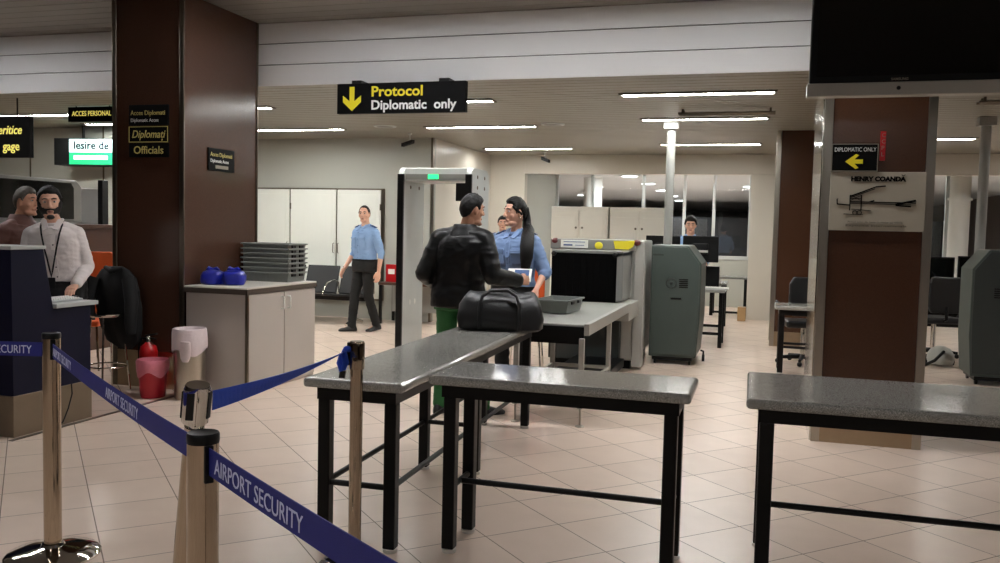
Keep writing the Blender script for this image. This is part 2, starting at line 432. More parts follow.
# ------------------------------------------------------------------ pillars
def pillar(x0, x1, y0, y1, z1, stone, tw, ph, lab, side_tw=.035):
    p = thing('pillar', lab, 'pillar', ((x0+x1)/2, (y0+y1)/2, 0), kind='structure')
    O = p.location
    M(O).boxc(x0+.012, x1-.012, y0+.012, y1-.012, ph, z1).build('granite_cladding', stone, p)
    M(O).boxc(x0+.008, x1-.008, y0+.008, y1-.008, 0, ph).build('plinth', 'plinth', p)
    for (xa, xb) in ((x0, x0+tw), (x1-tw, x1)):
        for (ya, yb) in ((y0, y0+side_tw), (y1-side_tw, y1)):
            M(O).boxc(xa, xb, ya, yb, 0, z1).build('corner_trim', 'trimd' if tw < .05 else 'steel', p, bevel=.004)
    return p
pl = pillar(-5.625, -4.87, 6.55, 7.73, ZF, 'brown', .045, .33, 'large brown granite pillar with steel corners behind the grey cabinet', .02)
prr = pillar(.405, 1.145, 6.70, 7.80, ZF, 'brown2', .06, .2, 'brown granite pillar with steel corners carrying the aeroplane poster', .03)
pillar(.16, .90, 12.3, 13.0, ZC, 'brown2', .06, .2, 'dark brown pillar farther back beside the doorway', .03)
M(prr.location).boxc(.396, .408, 6.732, 7.768, .0, ZF).build('polished_side', 'mirror', prr)
# slim steel posts
def post(x, y, lab, z1=ZC):
    t = thing('support_post', lab, 'post', (x, y, 0))
    M().lathe([(.055, .0), (.055, z1-.1)], seg=20).build('shaft', 'postgrey', t, True)
    M().boxc(-.09, .09, -.09, .09, z1-.1, z1).build('post_cap', 'postgrey', t, bevel=.01)
    M().lathe([(.1, 0), (.1, .02), (.06, .03)], seg=20).build('base_plate', 'gate', t, True)
    return t
post(-1.13, 11.2, 'pale steel post rising from behind the teal console to the ceiling')
post(2.42, 11.2, 'pale steel post beside the grey console at the right')
for (x0, x1, y, lab) in ((-.95, .1, 10.1, 'thin dark conduit under the ceiling beside the pale post'), (2.0, 2.9, 9.6, 'pair of thin dark rails under the ceiling right of the poster pillar')):
    t = M(((x0+x1)/2, y, ZC-.05)).tube([(x0, y, ZC-.05), (x1, y, ZC-.05)], .014).tube([(x0, y+.12, ZC-.05), (x1, y+.12, ZC-.05)], .012)
    for x in (x0+.05, x1-.05): t.tube([(x, y, ZC-.05), (x, y, ZC)], .012).tube([(x, y+.12, ZC-.05), (x, y+.12, ZC)], .012)
    tag(t.build('ceiling_conduit', 'trimd'), lab, 'conduit')

# ================================================================== tables of stone slabs
def slab_table(loc, rz, L, W, h, legs, rails, lab, gname='granite bag tables', over=.05, side='x'):
    """L along local x, W along y; legs (x, y); rails ((p, q))"""
    t = thing('granite_table', lab, 'table', loc, rz, gname)
    M().boxc(0, L, 0, W, h-.045, h).build('tabletop', 'granite', t, bevel=.016, seg=3)
    fr = M().boxc(over, L-over, over, over+.04, h-.105, h-.045).boxc(over, L-over, W-over-.04, W-over, h-.105, h-.045)
    fr.boxc(over, over+.04, over+.04, W-over-.04, h-.105, h-.045).boxc(L-over-.04, L-over, over+.04, W-over-.04, h-.105, h-.045)
    fr.build('table_frame', 'black', t)
    for x, y in legs:
        g = M().boxc(x-.029, x+.029, y-.029, y+.029, .02, h-.105).build('leg', 'black', t, bevel=.006)
        M().lathe([(.03, 0), (.034, .004), (.034, .018), (.024, .02)], (x, y, 0), 16).build('foot', 'plwhite', g, True)
    for p, q in rails:
        M().tube([(p[0], p[1], .3), (q[0], q[1], .3)], .014, 10).build('rail', 'black', t, True)
    return t
W = .46
slab_table((-1.415, 3.64, 0), 0, 1.165, W, .835, ((.085, .09), (1.08, .09), (.085, W-.09), (1.08, W-.09)),
    (((.085, W*.5), (1.08, W*.5)), ((.085, .09), (.085, W-.09)), ((1.08, .09), (1.08, W-.09))), 'short granite-topped table with black legs in the middle foreground')
W = .74
slab_table((-.03, 3.65, 0), math.radians(.5), 1.5, W, .835, ((.085, .08), (1.41, .08), (.085, W-.08), (1.41, W-.08)),
    (((.085, W*.5), (1.41, W*.5)), ((.085, .08), (.085, W-.08)), ((1.41, .08), (1.41, W-.08))), 'granite-topped table cut by the right edge, in front of the poster pillar')
W = .49
lg = [(x, y) for x in (.085, 1.44, 2.75) for y in (.08, W-.08)]
slab_table((-1.50, 3.55, 0), math.radians(91.6), 2.84, W, .80, lg,
    (((.085, .08), (2.75, .08)), ((.085, W-.08), (2.75, W-.08)), ((.085, .08), (.085, W-.08)), ((2.75, .08), (2.75, W-.08)), ((1.44, .08), (1.44, W-.08))), 'long granite-topped table running away under the black bag')
# the table by the dark pillar
W = .5
slab_table((.17, 9.75, 0), 0, .9, W, .75, ((.08, .08), (.82, .08), (.08, W-.08), (.82, W-.08)),
    (((.08, .08), (.82, .08)), ((.08, W-.08), (.82, W-.08)), ((.08, .08), (.08, W-.08))), 'small granite-topped table left of the poster pillar by the dark pillar')
# ================================================================== stanchions and belts
def stanchion(x, y, lab, style, lean=(0, 0), slot=0.):
    t = thing('stanchion', lab, 'stanchion', (x, y, 0), group='queue stanchions')
    if style == 'black cap':
        M().lathe([(.195, 0), (.197, .012), (.185, .022), (.12, .038), (.05, .05), (.045, .06)], seg=48).build('base', 'chrome', t, True)
        M().lathe([(.037, .045), (.037, .975)], seg=32).build('pole', 'steelw', t, True)
        M().lathe([(.0375, .975), (.0385, .98), (.0385, .996), (.036, 1.0), (.03, .997)], seg=32).build('cap', 'blackp', t, True)
        for a in (slot, slot+PI):
            c, s_ = math.cos(a), math.sin(a)
            M().obox((c*.037, s_*.037, .93), (c*.006, s_*.006, 0), (-s_*.011, c*.011, 0), (0, 0, .045)).build('belt_slot', 'blackp', t, bevel=.003)
    elif style == 'slim':
        M().lathe([(.16, 0), (.162, .01), (.15, .02), (.08, .03), (.035, .04), (.032, .055)], seg=48).build('base', 'chrome', t, True)
        M().lathe([(.028, .04), (.028, .885)], seg=32).build('pole', 'steelw', t, True)
        M().lathe([(.033, .88), (.0335, .885), (.0335, .992), (.03, 1.0), (.01, 1.0)], seg=32).build('head', 'steelw', t, True)
        c, s_ = math.cos(slot), math.sin(slot)
        M().obox((c*.034, s_*.034, .945), (c*.008, s_*.008, 0), (-s_*.012, c*.012, 0), (0, 0, .05)).build('belt_slot', 'blackp', t, bevel=.003)
    else:
        sh = Vector((lean[0], lean[1], 0))
        M().lathe([(.17, 0), (.172, .01), (.16, .02), (.08, .03), (.035, .04), (.032, .055)], seg=48).build('base', 'chrome', t, True)
        top = sh*.86
        M().tube([(0, 0, .04), (top.x, top.y, .86)], .03, 24).build('pole', 'steelw', t, True)
        M().tube([(top.x, top.y, .84), (sh.x*.9, sh.y*.9, .9)], .02, 20).build('neck', 'chrome', t, True)
        hd = M()
        hd.tube([sh*.875 + Vector((0, 0, .872)), sh*.88 + Vector((0, 0, .878)), sh*.99 + Vector((0, 0, .985)), sh + Vector((0, 0, .998))], [.032, .041, .041, .036], 28)
        hd = hd.build('head', 'chrome', t, True)
        for a in (.2, 1.77, 3.34, 4.91):
            c, s_ = math.cos(a), math.sin(a)
            M().obox(sh*.93 + Vector((c*.040, s_*.040, .932)), (c*.005, s_*.005, 0), (-s_*.013, c*.013, 0), (sh.x*.045, sh.y*.045, .045)).build('belt_slot', 'blackp', t, bevel=.003)
    return t
S1, S2, S3 = (-2.97, 3.08), (-1.257, 1.765), (-1.66, 3.42)
a12 = math.atan2(S2[1]-S1[1], S2[0]-S1[0])
stanchion(*S1, 'steel stanchion with black cap at the left, standing before the dark blue desk', 'black cap', slot=a12)
stanchion(*S2, 'nearest steel stanchion with black cap, where the lettered belt passes', 'black cap', slot=math.atan2(-.485, .70))
stanchion(-1.885, 2.49, 'leaning steel stanchion with chrome head right behind the nearest one', 'leaning', lean=(.235, -.20))
stanchion(*S3, 'slim steel stanchion beside the long granite table', 'slim', slot=math.radians(200))
def belt(name, p, q, w, sag, m, lab, texts=(), twist=(0, 0), n=40, wob=0.):
    """a flat strap from p to q; texts = (fraction, string) reading from p to q"""
    p, q = Vector(p), Vector(q); d = (q-p); L = d.length; t = d.normalized()
    mid = (p+q)/2; root = thing(name, lab, 'belt', (mid.x, mid.y, mid.z), group='queue belts')
    side = t.cross(Vector((0, 0, 1))).normalized(); rs = []
    def frame(u):
        c = p + d*u - Vector((0, 0, sag*4*u*(1-u)))
        a = twist[0] + (twist[1]-twist[0])*u
        tt = (d - Vector((0, 0, sag*4*(1-2*u)))).normalized(); sd = tt.cross(Vector((0, 0, 1))).normalized(); up = sd.cross(tt).normalized()
        return c, tt, up*math.cos(a) + sd*math.sin(a), sd*math.cos(a) - up*math.sin(a)
    for i in range(n+1):
        c, tt, up, sd = frame(i/n); wd = w*(1 - wob*(i/n))/2
        rs.append([c+up*wd+sd*.0012, c-up*wd+sd*.0012, c-up*wd-sd*.0012, c+up*wd-sd*.0012])
    M(mid).rings(rs).build('webbing', m, root)
    for u0, s_, wid in texts:
        c, tt, up, sd = frame(u0)
        # text lies in the strap's plane, facing the camera side
        nrm = sd if (cam.location - c).dot(sd) > 0 else -sd
        ex = up.cross(nrm).normalized()
        mw = Matrix.Translation(c - mid + nrm*.0022 - up*w*.30) @ Matrix(((ex.x, up.x, nrm.x, 0), (ex.y, up.y, nrm.y, 0), (ex.z, up.z, nrm.z, 0), (0, 0, 0, 1)))
        text('lettering', s_, w*.60, 'belttext', root, None, width=wid, align='LEFT', extrude=.0004, mw=mw)
    return root
belt('queue_belt', (-4.95, 2.50, .93), (-3.008, 3.07, .925), .062, .0, 'belt', 'blue lettered belt leading out of the picture left of the first stanchion', ((.806, 'AIRPORT SECURITY', .345),))
d12 = Vector((S2[0]-S1[0], S2[1]-S1[1], 0)).normalized()
belt('queue_belt', (S1[0]+d12.x*.042, S1[1]+d12.y*.042, .925), (S2[0]-d12.x*.042, S2[1]-d12.y*.042, .945), .062, .012, 'belt', 'blue lettered belt between the first stanchion and the nearest one', ((.005, 'AIRPORT SECURITY', .42), (.51, 'AIRPORT SECURITY', .44)))
S5 = (-.30, 1.10)
d25 = Vector((S5[0]-S2[0], S5[1]-S2[1], 0)).normalized()
belt('queue_belt', (S2[0]+d25.x*.042, S2[1]+d25.y*.042, .938), (S5[0]-d25.x*.042, S5[1]-d25.y*.042, .93), .065, .004, 'belt', 'blue belt lettered AIRPORT SECURITY coming towards the viewer from the nearest stanchion', ((.035, 'AIRPORT SECURITY', .46),))
stanchion(*S5, 'steel stanchion just below the picture holding the near belt', 'black cap', slot=math.atan2(-d25.y, -d25.x))
bp = Vector((-1.885+.235*.93+.046, 2.49-.20*.93+.02, .945)); bq = Vector((S3[0]-.045, S3[1]-.015, .955))
bb = belt('queue_belt', bp, bq, .062, .015, 'belt2', 'plain bright blue belt knotted to the slim stanchion', (), (0, 1.1), wob=.45)
O = bb.location
kn = M(O).ball(bq+Vector((-.004, .0, -.01)), (.016, .016, .026)).ball(bq+Vector((.012, -.01, .012)), (.02, .014, .014)).tube([bq+Vector((-.012, -.012, -.01)), bq+Vector((-.02, -.02, -.05)), bq+Vector((-.008, -.022, -.085))], [.012, .014, .01]).tube([bq+Vector((.0, -.02, -.0)), bq+Vector((.012, -.026, -.045)), bq+Vector((.0, -.022, -.075))], [.012, .014, .011])
kn.build('knot', 'belt2', bb, True)
M(O).obox(bq+Vector((-.004, -.024, -.098)), (.014, 0, 0), (0, .006, 0), (.003, 0, .016)).build('belt_clip', 'blackp', bb, bevel=.003)

# ================================================================== grey cabinet and what stands on it
t = thing('cabinet', 'low grey two-door cabinet with pale top against the large brown pillar', 'cabinet', (-4.54, 7.16, 0)); O = t.location
M(O).boxc(-4.85, -4.245, 6.56, 7.765, .0, .88).build('carcass', 'cabgrey', t, bevel=.004)
M(O).boxc(-4.862, -4.225, 6.545, 7.775, .895, .94).build('top', 'cabtop', t, bevel=.006)
M(O).boxc(-4.863, -4.224, 6.544, 7.776, .88, .925).build('top_edge', 'cabedge', t)
for i, (a, b) in enumerate(((6.585, 7.165), (7.175, 7.75))):
    d = M(O).boxc(-4.245, -4.228, a, b, .03, .872).build('door', 'cabgrey', t, bevel=.003)
    yy = b-.05 if i == 0 else a+.05
    M(O).tube([(-4.228, yy, .72), (-4.20, yy, .72), (-4.195, yy, .735), (-4.195, yy, .815), (-4.20, yy, .83), (-4.228, yy, .83)], .006, 8).build('handle', 'white', d, True)
M(O).boxc(-4.25, -4.226, 6.556, 6.58, 0, .88).build('corner_post', 'trimd', t)
def tray(x0, x1, y0, y1, z, h, lab, grp, rz=0.):
    cx, cy = (x0+x1)/2, (y0+y1)/2; a, b = (x1-x0)/2, (y1-y0)/2
    t = thing('tray', lab, 'tray', (cx, cy, z), rz, grp)
    m = M(); th = .006; ta = .02      # tapered walls, thick floor
    def ring(k, zz, ins): return [((sx*(a-ins)), (sy*(b-ins)), zz) for sx, sy in ((-1, -1), (1, -1), (1, 1), (-1, 1))]
    m.rings([ring(0, 0, ta), ring(0, h, 0), ring(0, h, th), ring(0, th, ta+th)], cap=True)
    m.build('shell', 'tray', t, bevel=.004)
    r = M()
    for (xa, xb, ya, yb) in ((-a-.012, a+.012, -b-.012, -b+.004), (-a-.012, a+.012, b-.004, b+.012), (-a-.012, -a+.004, -b, b), (a-.004, a+.012, -b, b)):
        r.boxc(xa, xb, ya, yb, h-.014, h)
    r.build('rim', 'tray', t, bevel=.003)
    for sx in (-1, 1):
        for kk in (-1, 1): M().boxc(sx*(a+.002)-.006, sx*(a+.002)+.006, kk*b*.42-.035, kk*b*.42+.035, h-.042, h-.018).build('hand_slot', 'blackp', t)
    return t
ths = ['lowest', 'second from bottom', 'third from bottom', 'fourth from bottom', 'third from top', 'second from top', 'topmost']
for k in range(7):
    tray(-4.83, -4.325, 7.40+random.uniform(-.004, .004), 7.74, .9405+k*.046, .095, 'grey security tray, %s in the stack of seven on the cabinet' % ths[k], 'stack of grey trays')
def knotbag(x, y, z, r, h, m, lab, seed):
    rnd = random.Random(seed); t = thing('plastic_bag', lab, 'bag', (x, y, z), group='blue bags on the cabinet')
    rs = []
    for zz, k in ((0, .82), (.08, .97), (.35, 1.03), (.62, 1.02), (.84, .86), (.96, .5), (1.0, .2)):
        rs.append([(r*k*(1+.07*math.sin(5*i*2*PI/28+zz*4+seed)+rnd.uniform(-.03, .03))*math.cos(i*2*PI/28)*1.1, r*k*(1+.06*math.cos(4*i*2*PI/28+zz*3))*math.sin(i*2*PI/28), h*zz) for i in range(28)])
    M().rings(rs).build('sack', m, t, True)
    M().ball((0, 0, h*1.0), (.018, .018, .014)).tube([(0, 0, h), (.035, .01, h*1.06), (.07, 0, h*.98)], [.012, .018, .008]).tube([(0, 0, h), (-.035, -.01, h*1.08), (-.065, 0, h*.97)], [.012, .018, .008]).build('tied_ears', m, t, True)
knotbag(-4.745, 6.80, .94, .096, .135, 'blueb', 'left bulging knotted blue plastic bag on the grey cabinet', 1)
knotbag(-4.545, 6.83, .94, .098, .14, 'blueb', 'right bulging knotted blue plastic bag beside the stack of trays', 2)

# ================================================================== dark blue desk
t = thing('security_desk', 'dark blue desk with steel kick plate at the left edge', 'desk', (-5.6, 5.03, 0)); O = t.location
M(O).prism([(4.675, .285), (4.665, 1.285), (4.945, 1.285), (5.03, .86), (5.39, .86), (5.39, .285)], 'x', -6.6, -4.83).build('body', 'navy', t, bevel=.004)
M(O).boxc(-6.6, -4.82, 4.655, 4.96, 1.285, 1.31).build('raised_ledge', 'counter', t, bevel=.004)
M(O).boxc(-6.6, -4.80, 5.03, 5.44, .86, .89).build('worktop', 'counter', t, bevel=.004)
M(O).boxc(-6.6, -4.825, 4.67, 5.395, 0, .285).build('kick_plate', 'kick', t, bevel=.004)
M(O).tube([(-4.815, 5.18, .29), (-4.80, 5.17, .22), (-4.79, 5.12, .12), (-4.80, 5.08, .03), (-4.78, 5.0, .008)], .005, 8).build('loose_cable', 'blackp', t, True)
def keyboard(c, ax, L, D, lab):
    t = thing('keyboard', lab, 'keyboard', c, ax)
    M().prism([(-D/2, 0), (D/2, 0), (D/2, .028), (-D/2, .014)], 'x', -L/2, L/2).build('body', 'counter', t, bevel=.003)
    k = M()
    for i in range(14):
        for j in range(5):
            x = -L/2+.02+i*(L-.04)/14; y = -D/2+.015+j*(D-.03)/5; z = .014+(.014)*(y+D/2)/D
            k.boxc(x, x+(L-.04)/14-.004, y, y+(D-.03)/5-.004, z, z+.006)
    k.build('keys', 'white', t)
keyboard((-4.98, 5.22, .8905), PI*.5, .36, .15, 'pale keyboard on the low worktop of the blue desk')
t = thing('computer_mouse', 'small dark mouse under the hand of the bearded man', 'mouse', (-4.98, 5.405, .8905))
M().rings([[(.028*k*math.cos(i*2*PI/16), .03*k*math.sin(i*2*PI/16), z) for i in range(16)] for z, k in ((0, 1), (.012, 1.05), (.024, .75), (.03, .3))]).build('shell', 'blackp', t, True)
# behind the desk: screen wall, brown counter, orange chair
t = thing('counter', 'brown wooden counter under the black screen behind the desk', 'counter', (-7.7, 7.6, 0)); O = t.location
M(O).boxc(-8.2, -7.32, 5.2, 8.9, 0, 1.40).build('front_panels', 'brownp', t)
M(O).boxc(-8.25, -7.27, 5.15, 8.95, 1.40, 1.445).build('top', 'brownp', t, bevel=.006)
t = thing('display_screen', 'large black screen with grey frame behind the two men', 'screen', (-7.3, 6.75, 1.446)); O = t.location
M(O).prism([(5.4, 1.47), (8.02, 1.47), (8.02, 1.86), (7.94, 1.93), (5.4, 1.93)], 'x', -7.40, -7.30).build('frame', 'machine2', t, bevel=.012)
M(O).prism([(5.44, 1.50), (7.9, 1.50), (7.9, 1.84), (7.86, 1.895), (5.44, 1.895)], 'x', -7.302, -7.294).build('panel', 'gloss', t)
M(O).boxc(-7.42, -7.28, 5.6, 7.8, 1.446, 1.475).build('foot', 'machine2', t)
t = thing('partition_panel', 'pale grey upright panel standing right of the black screen', 'panel', (-7.9, 8.85, 1.445)); O = t.location
M(O).boxc(-8.16, -7.78, 8.82, 8.88, 1.4455, 1.88).build('sheet', 'machine', t, bevel=.01)
M(O).boxc(-7.77, -7.70, 8.80, 8.90, 1.4455, 1.98).build('post', 'blackp', t, bevel=.004)
def highback(loc, rz, m, lab, name='chair', h=1.06, w=.42, cat='chair'):
    t = thing(name, lab, cat, loc, rz)
    M().boxc(-w/2, w/2, -.2, .2, .44, .50).build('seat', m, t, bevel=.02, seg=3)
    M().rings([[(x, y+.22+.06*(z-.5), z) for x, y in ((-w/2*k, -.025), (w/2*k, -.025), (w/2*k, .025), (-w/2*k, .025))] for z, k in ((.52, .95), (.6, 1.), (h-.12, 1.), (h-.02, .9), (h, .75))]).build('backrest', m, t, bevel=.015, seg=3)
    for sx in (-1, 1):
        for sy in (-1, 1):
            M().tube([(sx*(w/2-.03), sy*.17, .45), (sx*(w/2), sy*.2, 0)], .012, 8).build('leg', 'chrome', t, True)
    return t
highback((-6.52, 7.20, 0), math.radians(20), 'orange', 'orange chair whose back shows left of the large brown pillar', h=1.17)
# high stool with the black coat
t = thing('high_stool', 'high metal stool under the black coat beside the brown pillar', 'stool', (-5.47, 6.30, 0))
M().lathe([(.17, .66), (.18, .67), (.18, .685), (.12, .695)], seg=32).build('seat', 'chrome', t, True)
for a in (.5, 2.07, 3.64, 5.21):
    c, s_ = math.cos(a), math.sin(a)
    M().tube([(c*.13, s_*.13, .67), (c*.15, s_*.15, .4), (c*.19, s_*.19, 0.006)], .0085, 8).build('leg', 'chrome', t, True)
M().tube([(.165*math.cos(k*PI/12), .165*math.sin(k*PI/12), .22) for k in range(25)], .008, 8).build('foot_ring', 'chrome', t, True)
M().tube([(-.16, .1, .67), (-.17, .14, 1.0), (0, .17, 1.04), (.17, .14, 1.0), (.16, .1, .67)], .009, 8).build('back_hoop', 'chrome', t, True)
ct = M(); rs = []
for zz, hw, hd, dx in ((.43, .06, .03, .10), (.5, .17, .06, .07), (.62, .21, .085, .05), (.8, .225, .095, .03), (.95, .225, .09, .01), (1.06, .2, .075, 0), (1.13, .14, .05, -.01), (1.16, .07, .025, -.01)):
    rs.append([(dx + hw*(1+.06*math.sin(7*i*2*PI/32+zz*9))*math.cos(i*2*PI/32), .13+hd*(1+.18*math.sin(6*i*2*PI/32+zz*5))*math.sin(i*2*PI/32), zz) for i in range(32)])
c = thing('coat', 'black coat hung over the back of the high stool', 'coat', (-5.47, 6.29, -.07))
ct.rings(rs).build('coat_body', 'coat', c, True)
M().tube([(.17, .08, 1.06), (.225, .05, .86), (.23, .03, .68), (.235, .03, .58)], [.058, .058, .05, .04], 14).build('sleeve', 'coat', c, True)
M().tube([(-.18, .08, 1.06), (-.22, .03, .86), (-.2, .02, .68)], [.06, .06, .05], 14).build('sleeve', 'coat', c, True)
M().tube([(-.09, .10, 1.15), (0, .06, 1.12), (.09, .10, 1.15)], [.02, .028, .02], 10).build('collar', 'coat', c, True)

# bins, extinguisher
t = thing('waste_bin', 'tall steel bin with white bag against the grey cabinet', 'bin', (-4.62, 6.30, 0))
M().lathe([(.12, 0), (.125, .01), (.132, .57), (.122, .57), (.115, .02)], seg=36).build('drum', 'steel', t, True)
rs = []
for zz, r in ((.40, .142), (.44, .146), (.5, .145), (.56, .143), (.595, .138), (.60, .128), (.57, .118), (.50, .112)):
    rs.append([(r*(1+.02*math.sin(9*i*2*PI/48+zz*20))*math.cos(i*2*PI/48), r*(1+.02*math.sin(7*i*2*PI/48))*math.sin(i*2*PI/48), zz + (.03*math.sin(3*i*2*PI/48+.6) if zz < .46 else 0)) for i in range(48)])
M().rings(rs, cap=False).build('bin_liner', 'whitebag', t, True)
M().rings([[(.06+.05*k*math.cos(i*2*PI/16), -.142+.02*math.sin(i*2*PI/16), z) for i in range(16)] for z, k in ((.33, .5), (.36, .9), (.42, 1.1), (.5, .9))]).build('hanging_flap', 'whitebag', t, True)
t = thing('waste_bin', 'small red bin with pink bag on the floor left of the steel bin', 'bin', (-4.93, 6.22, 0))
M().lathe([(.095, 0), (.10, .01), (.125, .29), (.118, .29), (.092, .015)], seg=36).build('bucket', 'redbin', t, True)
rs = []
for zz, r in ((.20, .128), (.25, .134), (.31, .136), (.325, .126), (.28, .116), (.22, .11)):
    rs.append([(r*(1+.025*math.sin(8*i*2*PI/40+zz*30))*math.cos(i*2*PI/40), r*(1+.025*math.sin(8*i*2*PI/40+zz*20))*math.sin(i*2*PI/40), zz + (.025*math.sin(4*i*2*PI/40) if zz < .22 else 0)) for i in range(40)])
M().rings(rs, cap=False).build('bin_liner', 'pinkbag', t, True)
t = thing('fire_extinguisher', 'red fire extinguisher standing behind the red bin', 'fire extinguisher', (-5.165, 6.46, 0))
M().lathe([(.075, 0), (.078, .012), (.078, .34), (.066, .39), (.035, .415), (.025, .43)], seg=32).build('cylinder', 'red', t, True)
M().lathe([(.024, .425), (.026, .47), (.018, .48)], seg=20).build('valve', 'chrome', t, True)
M().obox((.03, 0, .495), (.06, 0, .012), (0, .012, 0), (0, 0, .008)).obox((.03, 0, .465), (.05, 0, -.006), (0, .011, 0), (0, 0, .006)).build('lever', 'blackp', t, bevel=.003)
M().tube([(-.02, 0, .455), (-.07, 0, .46), (-.1, 0, .4), (-.098, 0, .2), (-.095, 0, .12)], .011, 10).build('hose', 'blackp', t, True)
M().lathe([(.0785, .14), (.0792, .142), (.0792, .26), (.0785, .262)], seg=32).build('instruction_label', 'white', t, True)

# ================================================================== signs
def signboard(x0, x1, y, z0, z1, lab, name='hanging_sign', rods=(), th=.06, zc=ZC, m='signb'):
    t = thing(name, lab, 'sign', ((x0+x1)/2, y, z0)); O = t.location
    M(O).boxc(x0, x1, y, y+th, z0, z1).build('board', m, t, bevel=.004)
    for x in rods: M(O).tube([(x, y+th/2, z1), (x, y+th/2, zc)], .008, 8).build('hanging_rod', 'black', t, True)
    return t, O
def L(O, x, y, z): return (x-O.x, y-O.y-.003, z-O.z)
t, O = signboard(-3.995, -2.675, 7.72, 2.58, 2.868, 'black hanging sign reading Protocol Diplomatic only with a yellow down arrow', rods=())
M(O).boxc(-3.85, -3.75, 7.74, 7.905, 2.85, 2.90).boxc(-2.95, -2.85, 7.74, 7.905, 2.85, 2.90).build('mounting_bracket', 'black', t)
text('lettering', 'Protocol', .098, 'yellow', t, L(O, -3.635, 7.72, 2.742), width=.525, bold=.008)
text('lettering', 'Diplomatic  only', .090, 'signtext', t, L(O, -3.635, 7.72, 2.617), width=.865, bold=.008)
M(O).prism([(-3.858, 2.835), (-3.81, 2.835), (-3.81, 2.695), (-3.74, 2.75), (-3.74, 2.69), (-3.834, 2.605), (-3.928, 2.69), (-3.928, 2.75), (-3.858, 2.695)], 'y', 7.712, 7.72).build('arrow', 'yellow', t)
t, O = signboard(-9.45, -8.195, 8.2, 2.205, 2.69, 'black hanging sign with bold pale yellow letters at the left edge', rods=(-9.2, -8.4))
text('lettering', 'eritice', .105, 'yellowlit', t, L(O, -8.66, 8.2, 2.48), width=.345, shear=.25, bold=.006)
text('lettering', 'gage', .105, 'yellowlit', t, L(O, -8.585, 8.2, 2.29), width=.245, bold=.006)
t, O = signboard(-8.30, -7.60, 8.9, 2.705, 2.885, 'small dark sign lettered ACCES PERSONAL hung near the ceiling', rods=(-8.2, -7.7))
text('lettering', 'ACCES PERSONAL', .062, 'yellowlit', t, L(O, -8.235, 8.9, 2.775), width=.585, bold=.003)
# green exit light box, turned towards the right
t = thing('exit_sign', 'lit green and white exit sign box hung left of the large brown pillar', 'sign', (-10.0, 10.6, 2.3), math.radians(9))
M().boxc(-.13, .95, .0, .30, 0, .40).build('housing', 'blackp', t, bevel=.01)
M().boxc(.125, .945, -.012, .0, .19, .385).build('white_panel', 'whitesign', t)
M().boxc(.125, .945, -.012, .0, .012, .188).build('green_panel', 'greensign', t)
text('lettering', 'Iesire de', .12, 'navy', t, (.19, -.014, .24), width=.56, bold=.012)
M().obox((.47, -.014, .115), (.27, 0, .0), (0, .002, 0), (0, 0, .03)).build('white_stripe', 'whitesign', t)
M().tube([(.25, .15, .4), (.25, .15, .6)], .02).tube([(.75, .15, .4), (.75, .15, .6)], .02).build('hanging_rod', 'black', t, True)
# signs on the large pillar's front
def plate(x0, x1, y, z0, z1, lab, rim=None):
    t = thing('wall_sign', lab, 'sign', ((x0+x1)/2, y, z0)); O = t.location
    M(O).boxc(x0, x1, y-.010, y+.010, z0, z1).build('plate', 'signb', t, bevel=.002)
    if rim:
        r = .006
        M(O).boxc(x0, x1, y-.013, y-.009, z0, z0+r).boxc(x0, x1, y-.013, y-.009, z1-r, z1).boxc(x0, x0+r, y-.013, y-.009, z0, z1).boxc(x1-r, x1, y-.013, y-.009, z0, z1).build('rim', rim, t)
    return t, O
PY = 6.552
t, O = plate(-5.435, -5.025, PY, 2.345, 2.525, 'upper black plate on the large pillar reading Acces Diplomati')
text('lettering', 'Acces Diplomati', .042, 'signpale', t, L(O, -5.415, PY-.01, 2.435), width=.36)
text('lettering', 'Diplomatic Acces', .032, 'signtext', t, L(O, -5.415, PY-.01, 2.375), width=.29)
t, O = plate(-5.435, -5.025, PY, 2.195, 2.335, 'middle framed black plate on the large pillar reading Diplomati', 'signpale')
M(O).tube([(-5.083, PY-.012, 2.226), (-5.087, PY-.012, 2.208)], .004, 6).build('lettering', 'signpale', t)
text('lettering', 'Diplomati', .07, 'signpale', t, L(O, -5.405, PY-.01, 2.235), width=.35, shear=.25, bold=.002)
t, O = plate(-5.435, -5.025, PY, 2.065, 2.188, 'lower black plate on the large pillar reading Officials')
text('lettering', 'Officials', .07, 'signpale', t, L(O, -5.385, PY-.01, 2.095), width=.31, bold=.002)
t = thing('wall_sign', 'small black plate on the polished right face of the large pillar', 'sign', (-4.878, 7.11, 1.98))
M().boxc(-.002, .012, -.205, .205, 0, .205).build('plate', 'signb', t, bevel=.002)
text('lettering', 'Acces Diplomati', .04, 'signpale', t, (.0145, -.18, .13), rz=PI/2, width=.34)
text('lettering', 'Diplomatic Acces', .032, 'signtext', t, (.0145, -.18, .075), rz=PI/2, width=.28)
M().boxc(.011, .014, -.10, .10, .02, .05).build('pale_strip', 'signrim', t)
